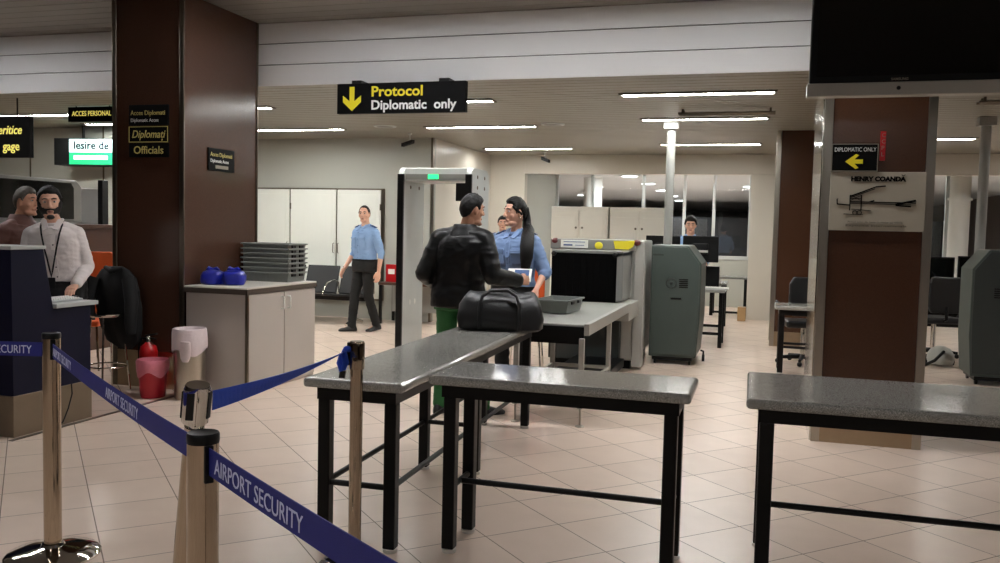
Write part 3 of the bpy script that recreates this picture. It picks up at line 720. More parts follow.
# poster pillar
Y0 = 6.706
t = thing('poster', 'pale poster of an early aeroplane headed HENRY COANDA on the brown pillar', 'poster', (.775, Y0, 1.547)); O = t.location
M(O).boxc(.464, 1.092, Y0-.010, Y0+.006, 1.547, 1.964).build('sheet', 'poster', t, bevel=.002)
M(O).tube([(.93, Y0-.011, 1.946), (.938, Y0-.011, 1.939), (.946, Y0-.011, 1.939), (.954, Y0-.011, 1.946)], .003, 6).build('lettering', 'ink', t)
text('lettering', 'HENRY COANDA', .032, 'ink', t, L(O, .60, Y0-.010, 1.9), width=.36, bold=.008)
text('small_print', 'Primul avion din lume cu motor cu reactie', .015, 'inkg', t, L(O, .59, Y0-.010, 1.602), width=.36)
text('small_print', 'Expozitie internationala', .014, 'inkg', t, L(O, .575, Y0-.010, 1.577), width=.40)
dr = M(O); yy = Y0-.0115
def ln(pts, r): dr.tube([(x, yy, z) for x, z in pts], r*1.35, 6)
ln([(.60, 1.752), (1.03, 1.748)], .003); ln([(.60, 1.742), (1.0, 1.735)], .002)
ln([(.60, 1.79), (.77, 1.86), (.83, 1.865)], .004); ln([(.605, 1.782), (.76, 1.845)], .002)
ln([(.60, 1.69), (.60, 1.80)], .003); ln([(.675, 1.69), (.675, 1.80)], .003); ln([(.60, 1.80), (.675, 1.76)], .0015); ln([(.60, 1.76), (.675, 1.80)], .0015); ln([(.60, 1.775), (.675, 1.775)], .002)
ln([(.515, 1.735), (.60, 1.728)], .0035); ln([(.515, 1.735), (.513, 1.77), (.52, 1.772)], .003)
ln([(.61, 1.70), (.74, 1.69)], .002); ln([(.56, 1.665), (.66, 1.66), (.69, 1.662)], .002)
for cx in (.635, .665): dr.tube([(cx+.014*math.cos(k*PI/8), yy, 1.675+.014*math.sin(k*PI/8)) for k in range(17)], .003, 6)
ln([(.90, 1.735), (.97, 1.752), (1.03, 1.765)], .006); ln([(.90, 1.73), (1.0, 1.722)], .004); ln([(.73, 1.752), (.76, 1.762)], .004)
dr.build('aeroplane_drawing', 'ink', t)
t, O = plate(.462, .772, Y0-.004, 1.966, 2.163, 'black DIPLOMATIC ONLY plate with yellow left arrow on the poster pillar', 'signrim')
text('lettering', 'DIPLOMATIC ONLY', .03, 'signtext', t, L(O, .48, Y0-.014, 2.108), width=.275)
M(O).prism([(.555, 2.037), (.625, 2.09), (.645, 2.082), (.617, 2.052), (.672, 2.052), (.672, 2.022), (.617, 2.022), (.645, 1.992), (.625, 1.984)], 'y', Y0-.018, Y0-.013).build('arrow', 'yellow', t)
t = thing('sticker', 'narrow upright red sticker beside the DIPLOMATIC ONLY plate', 'sticker', (.80, Y0-.003, 2.04)); O = t.location
M(O).boxc(.782, .818, Y0-.002, Y0+.008, 2.045, 2.25).build('strip', 'red', t)
for k, chx in enumerate('CCPL'):
    text('lettering', chx, .03, 'signrim', t, (-.011, -.004, .17-k*.045))
# ================================================================== hanging screen
t = thing('hanging_screen', 'big dark flat screen hung at the upper right before the poster pillar', 'television', (.94, 6.1, 2.405)); O = t.location
M(O).boxc(.262, 1.69, 6.085, 6.15, 2.49, 3.31).build('bezel', 'blackp', t, bevel=.012)
M(O).boxc(.305, 1.647, 6.079, 6.086, 2.535, 3.27).build('panel', 'gloss', t)
M(O).boxc(.250, 1.70, 6.07, 6.17, 2.407, 2.492).build('speaker_bar', 'machine', t, bevel=.006)
M(O).ball((.80, 6.068, 2.452), (.013, .006, .013)).build('sensor', 'blackp', t, True)
text('lettering', 'SAMSUNG', .016, 'signrim', t, L(O, .755, 6.084, 2.503), width=.10, bold=.001)
M(O).tube([(.97, 6.16, 2.9), (.97, 6.22, 3.0), (.97, 6.22, ZF)], .03, 16).boxc(.82, 1.12, 6.149, 6.18, 2.75, 3.05).build('ceiling_mount', 'black', t)
# small cameras on the ceiling
def cctv(x, y, d, lab):
    t = thing('security_camera', lab, 'security camera', (x, y, ZC))
    M().tube([(0, 0, 0), (0, 0, -.09), (d*.03, 0, -.12)], .012, 10).lathe([(.035, -.002), (.03, -.02)], seg=16).build('bracket', 'gate', t, True)
    M().obox((d*.02, -.02, -.15), (d*.075, -.03, -.03), (.012, .028, 0), (0, 0, .028)).build('body', 'blackp', t, bevel=.006)
cctv(-5.1, 12.2, -1, 'small ceiling camera left above the walk-through gate')
cctv(-3.75, 15.2, 1, 'small ceiling camera at the lintel above the woman')
for x, y, lb in ((-2.69, 11.3, 'round ceiling speaker grille right of the strip light near the lintel'), (-5.1, 11.3, 'round ceiling speaker grille below the left end of the Protocol sign')):
    t = thing('ceiling_speaker', lb, 'speaker', (x, y, ZC))
    M().lathe([(.16, .0), (.155, -.012), (.13, -.014)], seg=32).build('rim', 'gate', t, True)
    M().lathe([(.13, -.008), (.12, -.014), (.01, -.016)], seg=32).build('grille', 'machine2', t, True)

# ================================================================== walk-through gate
t = thing('metal_detector_gate', 'grey walk-through metal detector gate left of the man in black', 'metal detector', (-3.54, 9.5, 0)); O = t.location
def gp(x0, x1):
    pts = [(9.2, .0), (9.2, 2.1), (9.24, 2.19), (9.8, 2.19), (9.84, 2.1), (9.84, 0)]
    return pts
for (x0, x1) in ((-3.98, -3.915), (-3.165, -3.10)):
    p = M(O).prism([(9.205, .0), (9.205, 2.06), (9.23, 2.14), (9.29, 2.175), (9.76, 2.175), (9.82, 2.14), (9.845, 2.06), (9.845, 0)], 'x', x0, x1).build('side_panel', 'gate', t, bevel=.006)
    M(O).boxc(x0-.006, x1+.004, 9.19, 9.225, 0, 2.10).build('front_edge', 'blackp', p, bevel=.004)
    for z in (2.08, 1.96):
        M(O).ball((x1, 9.42, z), (.006, .022, .022)).ball((x1, 9.68, z), (.006, .022, .022)).build('bolt', 'trimd', p, True)
    M(O).boxc(x0-.01, x1+.01, 9.2, 9.85, 0, .06).build('floor_shoe', 'machine2', p)
    for y_ in (9.45, 9.6): M(O).ball((x1, y_, .62), (.004, .02, .035)).build('white_mark', 'white', p, True)
h = M(O).boxc(-3.915, -3.165, 9.23, 9.82, 2.02, 2.17).build('header', 'gate', t, bevel=.008)
M(O).boxc(-3.90, -3.18, 9.22, 9.235, 2.035, 2.10).build('header_recess', 'machine2', h)
M(O).boxc(-3.62, -3.50, 9.21, 9.222, 2.045, 2.095).build('display', 'green', h)
M(O).boxc(-3.28, -3.16, 9.19, 9.23, 1.80, 2.0).build('control_box', 'blackp', t, bevel=.006)

# ================================================================== scanner with its conveyor
t = thing('conveyor', 'grey roller conveyor leading into the baggage scanner', 'conveyor', (-1.56, 7.6, 0)); O = t.location
x0, x1, y0, y1 = -1.84, -1.225, 6.52, 8.70
M(O).boxc(x0+.04, x1-.04, y0+.01, y1, .70, .782).build('belt', 'convbelt', t, bevel=.01)
M(O).boxc(x0, x0+.04, y0, y1, .70, .79).boxc(x1-.04, x1, y0, y1, .70, .79).build('side_rail', 'machine', t, bevel=.004)
M(O).boxc(x0+.04, x1-.04, y0+.0, y0+.02, .63, .765).build('end_plate', 'black', t, bevel=.003)
for (x, y) in ((x0+.05, 6.5), (x1-.05, 6.5), (x0+.05, 7.75), (x1-.05, 7.75)):
    lg = M(O).boxc(x-.02, x+.02, y-.02, y+.02, .14, .68).build('leg', 'machine', t, bevel=.003)
    M(O).tube([(x, y, .012), (x, y, .16)], .009, 8).lathe([(.035, 0), (.035, .006), (.02, .014)], (x, y, 0), 16).build('levelling_foot', 'steel', lg, True)
M(O).boxc(x0+.04, x0+.06, 6.5, 7.75, .26, .29).boxc(x1-.06, x1-.04, 6.5, 7.75, .26, .29).boxc(x0+.05, x1-.05, 7.74, 7.76, .26, .29).boxc(x0+.05, x1-.05, 6.49, 6.51, .26, .29).build('lower_rail', 'machine', t)
t = thing('baggage_scanner', 'large grey baggage scanner with black curtained tunnel', 'x-ray scanner', (-1.72, 9.9, 0)); O = t.location
bx0, bx1 = -2.22, -1.285
M(O).boxc(bx0, bx1-.0, 9.42, 10.9, .10, 1.405).build('housing', 'machine', t, bevel=.02)
M(O).boxc(bx0+.04, bx1-.04, 9.5, 10.85, 0, .10).build('plinth', 'blackp', t)
hd = M(O).boxc(-2.07, -1.965, 8.83, 9.43, .79, 1.29).boxc(-1.405, -1.33, 8.83, 9.43, .79, 1.29).boxc(-2.07, -1.33, 8.83, 9.43, 1.245, 1.30).build('tunnel_hood', 'machine2', t, bevel=.008)
M(O).boxc(-2.075, -1.395, 8.82, 8.835, .775, 1.272).build('hood_front', 'rubber', hd, bevel=.006)
cu = M(O)
for k in range(9): cu.boxc(-2.05+k*.071, -2.05+k*.071+.066, 8.808+(.004 if k % 2 else 0), 8.812+(.004 if k % 2 else 0), .80, 1.255)
cu.build('lead_curtain', 'rubber', hd)
for sx in (-2.05, -1.41):
    M(O).ball((sx, 8.815, 1.262), .028).build('red_corner_guard', 'blackp', hd, True)
M(O).boxc(-1.30, -1.19, 9.40, 9.56, .04, 1.40).build('side_pillar', 'machine', t, bevel=.008)
M(O).boxc(-1.40, -1.24, 8.72, 9.42, .60, .77).build('roller_bracket', 'machine', t, bevel=.008)
M(O).boxc(bx0, bx1, 9.36, 9.43, 1.30, 1.41).build('top_rail', 'machine2', t, bevel=.01)
M(O).boxc(-2.10, -1.80, 9.35, 9.362, 1.315, 1.40).build('white_label', 'paper', t)
M(O).boxc(-2.07, -1.97, 9.347, 9.351, 1.335, 1.352).boxc(-2.07, -1.83, 9.347, 9.351, 1.375, 1.382).boxc(-1.94, -1.84, 9.347, 9.351, 1.34, 1.346).build('label_print', 'epaul', t)
M(O).ball((-1.68, 9.352, 1.345), (.045, .012, .04)).build('yellow_button', 'yellowst', t, True)
M(O).prism([(-1.50, 1.315), (-1.36, 1.31), (-1.31, 1.34), (-1.29, 1.405), (-1.52, 1.40)], 'y', 9.348, 9.362).build('yellow_sticker', 'yellowst', t)
for x in (-2.17, -1.275): M(O).ball((x, 9.38, 1.385), (.045, .03, .035)).build('dark_red_lamp', mat('dark_red_lamp', (86, 22, 26), .3), t, True)
M(O).boxc(-1.52, -1.44, 9.41, 9.422, .40, .50).ball((-1.48, 9.41, .45), (.025, .012, .025)).build('key_switch', 'machine2', t)
M(O).boxc(-2.2, -1.42, 9.30, 9.42, .10, .66).build('lower_cover', 'teald', t, bevel=.006)
M(O).boxc(-1.9, -1.36, 8.4, 9.3, .05, .14).build('floor_pedal_tray', 'blackp', t, bevel=.006)
# teal console
def console(loc, W, D, H, lab, flip=False, slope=.24, grp='teal scanner cabinets'):
    t = thing('scanner_cabinet', lab, 'cabinet', loc, 0, grp)
    pts = [(0, .09), (W, .09), (W+.03, .5), (W+.03, H-.2), (W-.12, H), (0, H)]
    if flip: pts = [(W-a, b) for a, b in pts][::-1]
    M().prism(pts, 'y', .012, D).build('shell', 'teal', t, bevel=.012)
    pf = [(.02, .12), (W-.01, .12), (W+.01, .5), (W+.01, H-.21), (W-.13, H-.02), (.02, H-.02)]
    if flip: pf = [(W-a, b) for a, b in pf][::-1]
    f = M().prism(pf, 'y', 0, .014).build('front_panel', 'teald' if flip else 'teal', t, bevel=.004)
    X = (lambda a: W-a) if flip else (lambda a: a)
    g = M().tube([(X(W*.44)+.055*math.cos(k*PI/12), -.004, H*.685+.055*math.sin(k*PI/12)) for k in range(25)], .006, 8)
    g.ball((X(W*.44), 0, H*.685), (.02, .008, .02)).build('round_port', 'teald', f, True)
    v = M()
    for i in range(5): v.boxc(X(W*.70)-.05, X(W*.70)+.05, -.005, .0, H*.65+i*.022, H*.65+i*.022+.012)
    v.build('vent', 'blackp', f)
    M().boxc(X(W*.55)-.06, X(W*.55)+.06, -.008, .0, H*.55, H*.55+.022).build('latch', 'blackp', f, bevel=.003)
    M().boxc(X(.08)-.06, X(.08)+.06, -.001, .001, H-.12, H-.1).build('seam', 'teald', f)
    M().boxc(.04, W-.04, .03, D-.03, 0.05, .10).build('plinth', 'blackp', t)
    if not flip:
        cs = M().tube([(W+.025, .45, .13), (W+.06, .45, .12), (W+.06, .45, .07)], .012, 10).build('outer_caster', 'black', t, True)
        M().tube([(W+.045, .46, .04), (W+.075, .46, .04)], .04, 18).build('wheel', 'blackp', cs, True)
    for x in (.07, W-.07):
        for y in (.08, D-.08):
            M().tube([(x-.012, y, .032), (x+.012, y, .032)], .032, 16).build('caster', 'blackp', t, True)
    return t
console((-1.185, 9.98, 0), .53, .9, 1.36, 'teal-grey steel cabinet beside the baggage scanner, sloping top corner at its right')
console((2.13, 9.95, 0), .75, .55, 1.40, 'dark teal-grey cabinet cut by the right edge, sloping corner at its left', flip=True)
tray(-1.82, -1.53, 7.24, 7.72, .791, .115, 'grey security tray on the conveyor in front of the scanner', 'tray on the conveyor', math.radians(-4))
def doc(loc, lab):
    t = thing('papers', lab, 'papers', loc, math.radians(25))
    M().prism([(-.10, 0), (.0, .012), (.10, 0), (.10, .003), (0, .015), (-.10, .003)], 'y', -.07, .07).build('sheet', 'paper', t)
    M().boxc(-.07, .05, -.05, .05, .013, .016).build('booklet', 'epaul', t)
# holdall on the long table
t = thing('travel_bag', 'black leather holdall at the far end of the long granite table', 'bag', (-1.72, 5.80, .80), math.radians(14))
rs = []
for zz, hw, hd in ((0, .275, .14), (.015, .295, .155), (.08, .30, .158), (.16, .285, .14), (.215, .255, .095), (.24, .235, .05), (.25, .22, .02)):
    rs.append([(hw*(abs(math.cos(a))**.45)*math.copysign(1, math.cos(a))*(1+.015*math.sin(5*a+zz*30)), hd*(abs(math.sin(a))**.55)*math.copysign(1, math.sin(a))*(1+.05*math.sin(4*a+zz*20)), zz+.02*math.sin(2*a+.6)*(zz > .15)) for a in [i*2*PI/64 for i in range(64)]])
M().rings(rs).build('bag_body', 'bag', t, True)
M().tube([(-.20, 0, .252), (-.07, .0, .262), (.07, 0, .255), (.20, 0, .25)], .007, 8).build('zip', 'blackp', t, True)
for sy in (-1, 1):
    M().tube([(-.14, sy*.125, .18), (-.125, sy*.10, .235), (-.07, sy*.07, .272), (.05, sy*.065, .278), (.115, sy*.10, .24), (.13, sy*.125, .18)], .011, 10).build('carry_handle', 'bag', t, True)
    for sx in (-1, 1): M().tube([(sx*.135, sy*.160, .015), (sx*.138, sy*.164, .09), (sx*.137, sy*.142, .16), (sx*.135, sy*.125, .19)], .014, 8).build('strap', 'bag', t, True)
highback((-2.36, 8.90, 0), math.radians(10), 'orange', 'orange high-backed chair just left of the scanner tunnel', h=1.30, w=.36)

# ================================================================== far wall: cupboards, bench, desk
t = thing('wall_cupboard', 'row of white cupboard doors built into the back wall behind the walking officer', 'cupboard', (-7.05, YW, .30)); O = t.location
M(O).boxc(-8.55, -5.78, YW-.035, YW, .30, 2.10).build('frame', 'trimd', t, bevel=.004)
for i, (a, b) in enumerate(((-8.52, -7.47), (-7.445, -6.62), (-6.595, -5.83))):
    d = M(O).boxc(a, b, YW-.06, YW-.03, .33, 2.075).build('door', 'cabdoor', t, bevel=.006)
    M(O).boxc(a+.06, b-.06, YW-.066, YW-.058, .40, 2.0).build('inset_panel', 'cabdoor', d, bevel=.006)
    hx = a+.03 if i == 2 else b-.03
    M(O).tube([(hx, YW-.062, 1.05), (hx, YW-.09, 1.06), (hx, YW-.09, 1.2), (hx, YW-.062, 1.21)], .007, 8).build('handle', 'trimd', d, True)
    for z in (.6, 1.75): M(O).boxc((b if i == 2 else a)-.012, (b if i == 2 else a)+.012, YW-.068, YW-.055, z, z+.1).build('hinge', 'trimd', d)
t = thing('waiting_bench', 'black perforated beam bench with curved chrome arms before the cupboards', 'bench', (-6.5, 12.0, 0))
for k in range(3):
    x = -.95 + k*.60
    M().prism([(-.27, .44), (.2, .41), (.24, .43), (.24, .45), (.2, .435), (-.27, .47)], 'x', x, x+.55).build('seat', 'blackseat', t, bevel=.008)
    M().prism([(.2, .45), (.235, .44), (.36, .86), (.335, .87)], 'x', x, x+.55).build('backrest', 'blackseat', t, bevel=.008)
for k in range(4):
    x = -.975 + k*.60
    M().tube([(x, .25, .46), (x, .24, .62), (x, .1, .66), (x, -.12, .62), (x, -.25, .52), (x, -.26, .44)], .014, 10).build('armrest', 'chrome', t, True)
M().boxc(-1.0, .87, -.03, .03, .36, .42).build('beam', 'black', t, bevel=.006)
for x in (-.75, .62):
    M().tube([(x, 0, .36), (x, 0, .06)], .03, 12).tube([(x, -.28, .02), (x, -.1, .07), (x, .1, .07), (x, .28, .02)], .022, 10).build('leg', 'chrome', t, True)
t = thing('side_table', 'brown-topped table with dark legs behind the walking officer', 'table', (-5.30, 12.56, 0))
M().boxc(-.32, .75, -.28, .28, .60, .64).build('tabletop', 'brownp', t, bevel=.005)
M().boxc(-.30, .73, .22, .25, .15, .60).build('back_panel', 'machine', t)
for x in (-.29, .72):
    for y in (-.25, .25): M().boxc(x-.02, x+.02, y-.02, y+.02, 0, .60).build('leg', 'black', t)
t = thing('box', 'red box on the brown-topped table', 'box', (-5.47, 12.52, .641))
M().boxc(-.10, .10, -.07, .07, 0, .27).build('carton', 'red', t, bevel=.004); M().boxc(-.06, .05, -.073, -.069, .12, .2).build('pale_label', 'paper', t)
t = thing('picture_card', 'small pale card leaning beside the red box', 'card', (-5.27, 12.5, .641))
M().prism([(-.02, 0), (.03, .28), (.04, .28), (.0, 0)], 'x', -.07, .07).build('board', 'poster', t); M().boxc(-.05, .05, .002, .006, .10, .18).build('red_patch', 'red', t)
t = thing('handbag', 'small dark bag on the brown-topped table', 'bag', (-5.07, 12.5, .641))
M().rings([[(.12*k*math.cos(i*2*PI/20), .07*k*math.sin(i*2*PI/20), z) for i in range(20)] for z, k in ((0, .9), (.05, 1.05), (.12, .9), (.16, .5))]).build('bag_body', 'bag', t, True)
M().tube([(-.07, 0, .14), (-.04, 0, .22), (.04, 0, .22), (.07, 0, .14)], .008).build('carry_handle', 'bag', t, True)
# lockers behind the scanner
for i, (a, b) in enumerate(((-3.21, -2.30), (-2.27, -1.36))):
    t = thing('locker', ('left' if i == 0 else 'right') + ' white steel locker of the pair behind the baggage scanner', 'locker', ((a+b)/2, 13.85, 0)); O = t.location
    M(O).boxc(a, b, 13.55, 14.1, 0, 1.88).build('carcass', 'locker', t, bevel=.006)
    m_ = (a+b)/2
    for (p, q, hx) in ((a+.02, m_-.008, m_-.05), (m_+.008, b-.02, m_+.05)):
        d = M(O).boxc(p, q, 13.532, 13.552, .06, 1.82).build('door', 'locker', t, bevel=.004)
        M(O).boxc(p+.05, q-.05, 13.526, 13.534, .2, 1.72).build('inset_panel', 'locker', d, bevel=.006)
        M(O).ball((hx, 13.525, 1.55), (.018, .012, .018)).build('lock', 'trimd', d, True)
# operator's desk behind the teal console
t = thing('operator_desk', 'dark operator desk right behind the teal-grey cabinet', 'desk', (-.85, 12.0, 0)); O = t.location
M(O).boxc(-1.35, -.42, 11.7, 12.4, .73, .77).build('desktop', 'machine2', t, bevel=.005)
for x in (-1.3, -.47):
    for y in (11.76, 12.34): M(O).boxc(x-.025, x+.025, y-.025, y+.025, 0, .73).build('leg', 'black', t)
M(O).boxc(-1.3, -.47, 12.33, 12.35, .1, .14).boxc(-.48, -.46, 11.76, 12.34, .1, .14).build('rail', 'black', t)
M(O).boxc(-1.25, -.52, 12.1, 12.3, .77, 1.06).build('monitor_shelf', 'blackp', t, bevel=.005)
for i, (x0, x1, yy, z0, z1, lb) in enumerate(((-1.50, -1.04, 11.95, 1.10, 1.46, 'black monitor seen from behind, left of the pale post'), (-1.0, -.53, 11.9, 1.12, 1.47, 'black monitor seen from behind, hiding the seated operator below the eyes'))):
    cx = (x0+x1)/2; t = thing('monitor', lb, 'monitor', (cx, yy, 1.06), group=None); O = t.location
    M(O).boxc(x0, x1, yy, yy+.04, z0, z1).build('back_cover', 'blackp', t, bevel=.008)
    M(O).boxc(x0+.015, x1-.015, yy+.04, yy+.044, z0+.02, z1-.02).build('screen', 'gloss', t)
    M(O).boxc(cx-.1, cx+.1, yy-.04, yy+.002, z0+.1, z1-.1).build('rear_bulge', 'blackp', t, bevel=.01)
    M(O).boxc(cx-.03, cx+.03, yy-.02, yy+.02, 1.06, z0+.05).boxc(cx-.1, cx+.1, yy-.05, yy+.12, 1.06, 1.075).build('stand', 'blackp', t, bevel=.004)
    M(O).boxc(cx-.08, cx+.1, yy-.045, yy-.035, z0+.13, z0+.16).build('pale_label', 'machine', t)
keyboard((-.55, 11.83, .7705), 0, .34, .14, 'keyboard at the right end of the operator desk')
def darktable(loc, L_, W_, h, lab):
    t = thing('dark_table', lab, 'table', loc)
    M().boxc(0, L_, 0, W_, h-.035, h).build('tabletop', 'graniteedge', t, bevel=.005)
    for x in (.05, L_-.05):
        for y in (.05, W_-.05): M().boxc(x-.03, x+.03, y-.03, y+.03, 0, h-.035).build('leg', 'black', t)
    M().boxc(.05, L_-.05, .04, .06, .05, .09).boxc(L_-.06, L_-.04, .05, W_-.05, .05, .09).build('rail', 'black', t)
darktable((-1.0, 13.85, 0), .52, .8, .74, 'dark-topped table with thick black legs beyond the operator desk')
darktable((-.88, 16.4, 0), .70, .6, .72, 'dark-topped table far back under the window')
t = thing('cardboard_box', 'small upright cardboard box by the wall pier under the window', 'box', (-.28, 15.7, 0))
M().boxc(-.06, .08, -.1, .1, 0, .24).build('carton', 'box', t, bevel=.004); M().boxc(-.06, .08, -.02, .02, .24, .242).build('tape', 'paper', t)
def office_chair(loc, rz, lab):
    t = thing('office_chair', lab, 'chair', loc, rz, 'office chairs')
    b = M()
    for k in range(5):
        a = k*2*PI/5
        b.tube([(0, 0, .09), (.29*math.cos(a), .29*math.sin(a), .07)], [.03, .018], 10)
    b.build('star_base', 'blackp', t, True)
    for k in range(5):
        a = k*2*PI/5; c = (.28*math.cos(a), .28*math.sin(a), .03)
        M().ball(c, .03, 12).build('caster', 'blackp', t, True)
    M().tube([(0, 0, .08), (0, 0, .44)], .03, 12).build('column', 'chrome', t, True)
    M().boxc(-.24, .24, -.23, .23, .44, .52).build('seat', 'blackseat', t, bevel=.03, seg=3)
    M().rings([[(x, y+.24, z) for x, y in ((-.23*k, -.03), (.23*k, -.03), (.23*k, .03), (-.23*k, .03))] for z, k in ((.58, .8), (.66, 1), (.95, 1), (1.03, .8))]).build('backrest', 'blackseat', t, bevel=.02, seg=3)
    for s_ in (-1, 1): M().tube([(s_*.24, .1, .5), (s_*.29, .08, .56), (s_*.29, .05, .7), (s_*.29, -.15, .72)], .016, 10).build('armrest', 'blackp', t, True)
    M().tube([(0, .2, .48), (0, .28, .5), (0, .26, .66)], .02, 10).build('back_bracket', 'blackp', t, True)
office_chair((.52, 10.75, 0), math.radians(190), 'black office chair half hidden behind the poster pillar, at the small granite table')
office_chair((2.15, 12.15, 0), math.radians(200), 'black office chair at the desk right of the poster pillar')
# right hand desk with screens
t = thing('operator_desk', 'pale-topped desk with screens seen right of the poster pillar', 'desk', (2.6, 12.9, 0)); O = t.location
M(O).boxc(1.95, 3.4, 12.5, 13.2, .72, .76).build('desktop', 'counter', t, bevel=.005)
for x in (2.0, 3.35):
    for y in (12.56, 13.14): M(O).boxc(x-.025, x+.025, y-.025, y+.025, 0, .72).build('leg', 'black', t)
M(O).boxc(2.0, 3.35, 13.1, 13.12, .3, .7).build('modesty_panel', 'black', t)
for (x, z1, lb) in ((2.30, 1.26, 'black monitor at the left on the desk right of the poster pillar'), (2.76, 1.28, 'black monitor at the right on the desk, half behind the grey console')):
    t = thing('monitor', lb, 'monitor', (x, 12.95, .76))
    M().boxc(-.21, .21, 0, .04, .14, z1-.76).build('bezel', 'blackp', t, bevel=.008)
    M().boxc(-.19, .19, -.004, .001, .16, z1-.78).build('screen', 'gloss', t)
    M().boxc(-.03, .03, .0, .03, 0, .16).boxc(-.11, .11, -.07, .1, 0, .015).build('stand', 'blackp', t, bevel=.004)
keyboard((2.22, 12.62, .76), 0, .36, .14, 'pale keyboard on the desk right of the poster pillar')
t = thing('backpack', 'blue backpack standing on the floor by the right console', 'bag', (2.55, 11.7, 0))
M().rings([[(.16*k*(abs(math.cos(a))**.6)*math.copysign(1, math.cos(a)), .1*k*math.sin(a), z) for a in [i*2*PI/28 for i in range(28)]] for z, k in ((0, .85), (.05, 1), (.3, .98), (.42, .8), (.47, .4))]).build('sack', 'bluecase', t, True)
M().rings([[(.11*k*math.cos(a), -.1+.03*math.sin(a), z) for a in [i*2*PI/20 for i in range(20)]] for z, k in ((.06, .9), (.1, 1), (.22, .95), (.26, .6))]).build('front_pocket', 'bluecase', t, True)
M().tube([(-.05, .03, .45), (-.03, .03, .52), (.03, .03, .52), (.05, .03, .45)], .01).build('grab_loop', 'blackp', t, True)
t = thing('vacuum_cleaner', 'low rounded grey floor cleaner beside the right console', 'vacuum cleaner', (2.10, 11.35, 0))
M().rings([[(.15*k*math.cos(a), .2*k*math.sin(a), z) for a in [i*2*PI/28 for i in range(28)]] for z, k in ((.03, .9), (.08, 1), (.14, .95), (.2, .7), (.23, .3))]).build('body', 'machine', t, True)
for s_ in (-1, 1): M().tube([(s_*.12, .08, .06), (s_*.16, .08, .06)], .06, 20).build('wheel', 'blackp', t, True)
M().tube([(0, -.15, .17), (-.02, -.28, .2), (-.12, -.34, .1), (-.22, -.3, .03)], .018, 12).build('hose', 'blackp', t, True)

# ================================================================== people
from mathutils.bvhtree import BVHTree
def remesh(m, voxel, smooth=2, wr=0., wf=6., seed=0.):
    """fuse the overlapping solids of m into one continuous skin; wr adds cloth folds"""
    me = bpy.data.meshes.new('tmp'); bmesh.ops.recalc_face_normals(m.bm, faces=m.bm.faces); m.bm.to_mesh(me); m.bm.free()
    o = bpy.data.objects.new('tmp', me); COL.objects.link(o)
    r = o.modifiers.new('r', 'REMESH'); r.mode = 'VOXEL'; r.voxel_size = voxel
    if smooth:
        s = o.modifiers.new('s', 'SMOOTH'); s.iterations = smooth; s.factor = .5
    dg = bpy.context.evaluated_depsgraph_get()
    out = bpy.data.meshes.new_from_object(o.evaluated_get(dg))
    bpy.data.objects.remove(o); bpy.data.meshes.remove(me)
    if wr:
        N = [v.normal.copy() for v in out.vertices]
        for v, n in zip(out.vertices, N):
            p = Vector((v.co.x*wf + seed, v.co.y*wf + seed*.7, v.co.z*wf*1.9))
            q = mnoise.noise(p) + .5*mnoise.noise(p*2.3)
            v.co += n*wr*(1 - 2*abs(q))
    for p in out.polygons: p.use_smooth = True
    return out
def obj_from(me, name, m, parent=None):
    o = bpy.data.objects.new(name, me); me.name = name; COL.objects.link(o)
    me.materials.append(MT[m]); o.parent = parent
    return o
def ell(c, hw, hd, lat, fwd, n=28, e=.8):
    out = []
    for i in range(n):
        a = i*2*PI/n; ca, sa = math.cos(a), math.sin(a)
        out.append(c + lat*(hw*math.copysign(abs(ca)**e, ca)) + fwd*(hd*math.copysign(abs(sa)**e, sa)))
    return out
def hand(m, w, d, pn, th, curl=.5, s=1., thumb_in=.3, spread=.07):
    """palm and five fingers: w wrist, d pointing direction, pn palm normal, th side of the thumb"""
    d = d.normalized(); th = (th - d*th.dot(d)).normalized(); pn0 = th.cross(d)
    pn = pn0 if pn0.dot(pn) > 0 else -pn0
    rs = []
    for t_, hw, ht in ((-.012, .026, .020), (.012, .030, .017), (.04, .038, .016), (.07, .042, .014), (.092, .040, .012)):
        rs.append([w + d*t_*s + th*(hw*s*math.cos(a)) + pn*(ht*s*math.sin(a)) for a in [i*2*PI/16 for i in range(16)]])
    m.rings(rs)
    for off, L_, r in ((.030, .070, .0088), (.0105, .079, .0092), (-.0095, .073, .0088), (-.029, .056, .0078)):
        p = w + d*.086*s + th*off*s; fd = (d + th*off*spread*18).normalized(); pr = [(p - fd*.012*s, r*s*1.05)]
        ang = 0
        for k, fr in enumerate((.44, .31, .25)):
            ang += curl*(.7, 1.0, .8)[k]
            v = fd*math.cos(ang) + pn*math.sin(ang)
            p = p + v*L_*fr*s; pr.append((p, r*s*(1, .93, .85)[k]))
        m.chain(pr, 10)
    p0 = w + d*.018*s + th*.022*s; p1 = w + d*.045*s + th*.046*s + pn*.008*s
    p2 = p1 + (d*.85 + th*(.45-thumb_in) + pn*thumb_in).normalized()*.034*s; p3 = p2 + (d + th*(.1-thumb_in) + pn*thumb_in).normalized()*.027*s
    m.chain([(p0, .015*s), (p1, .0125*s), (p2, .0105*s), (p3, .0085*s)], 10)

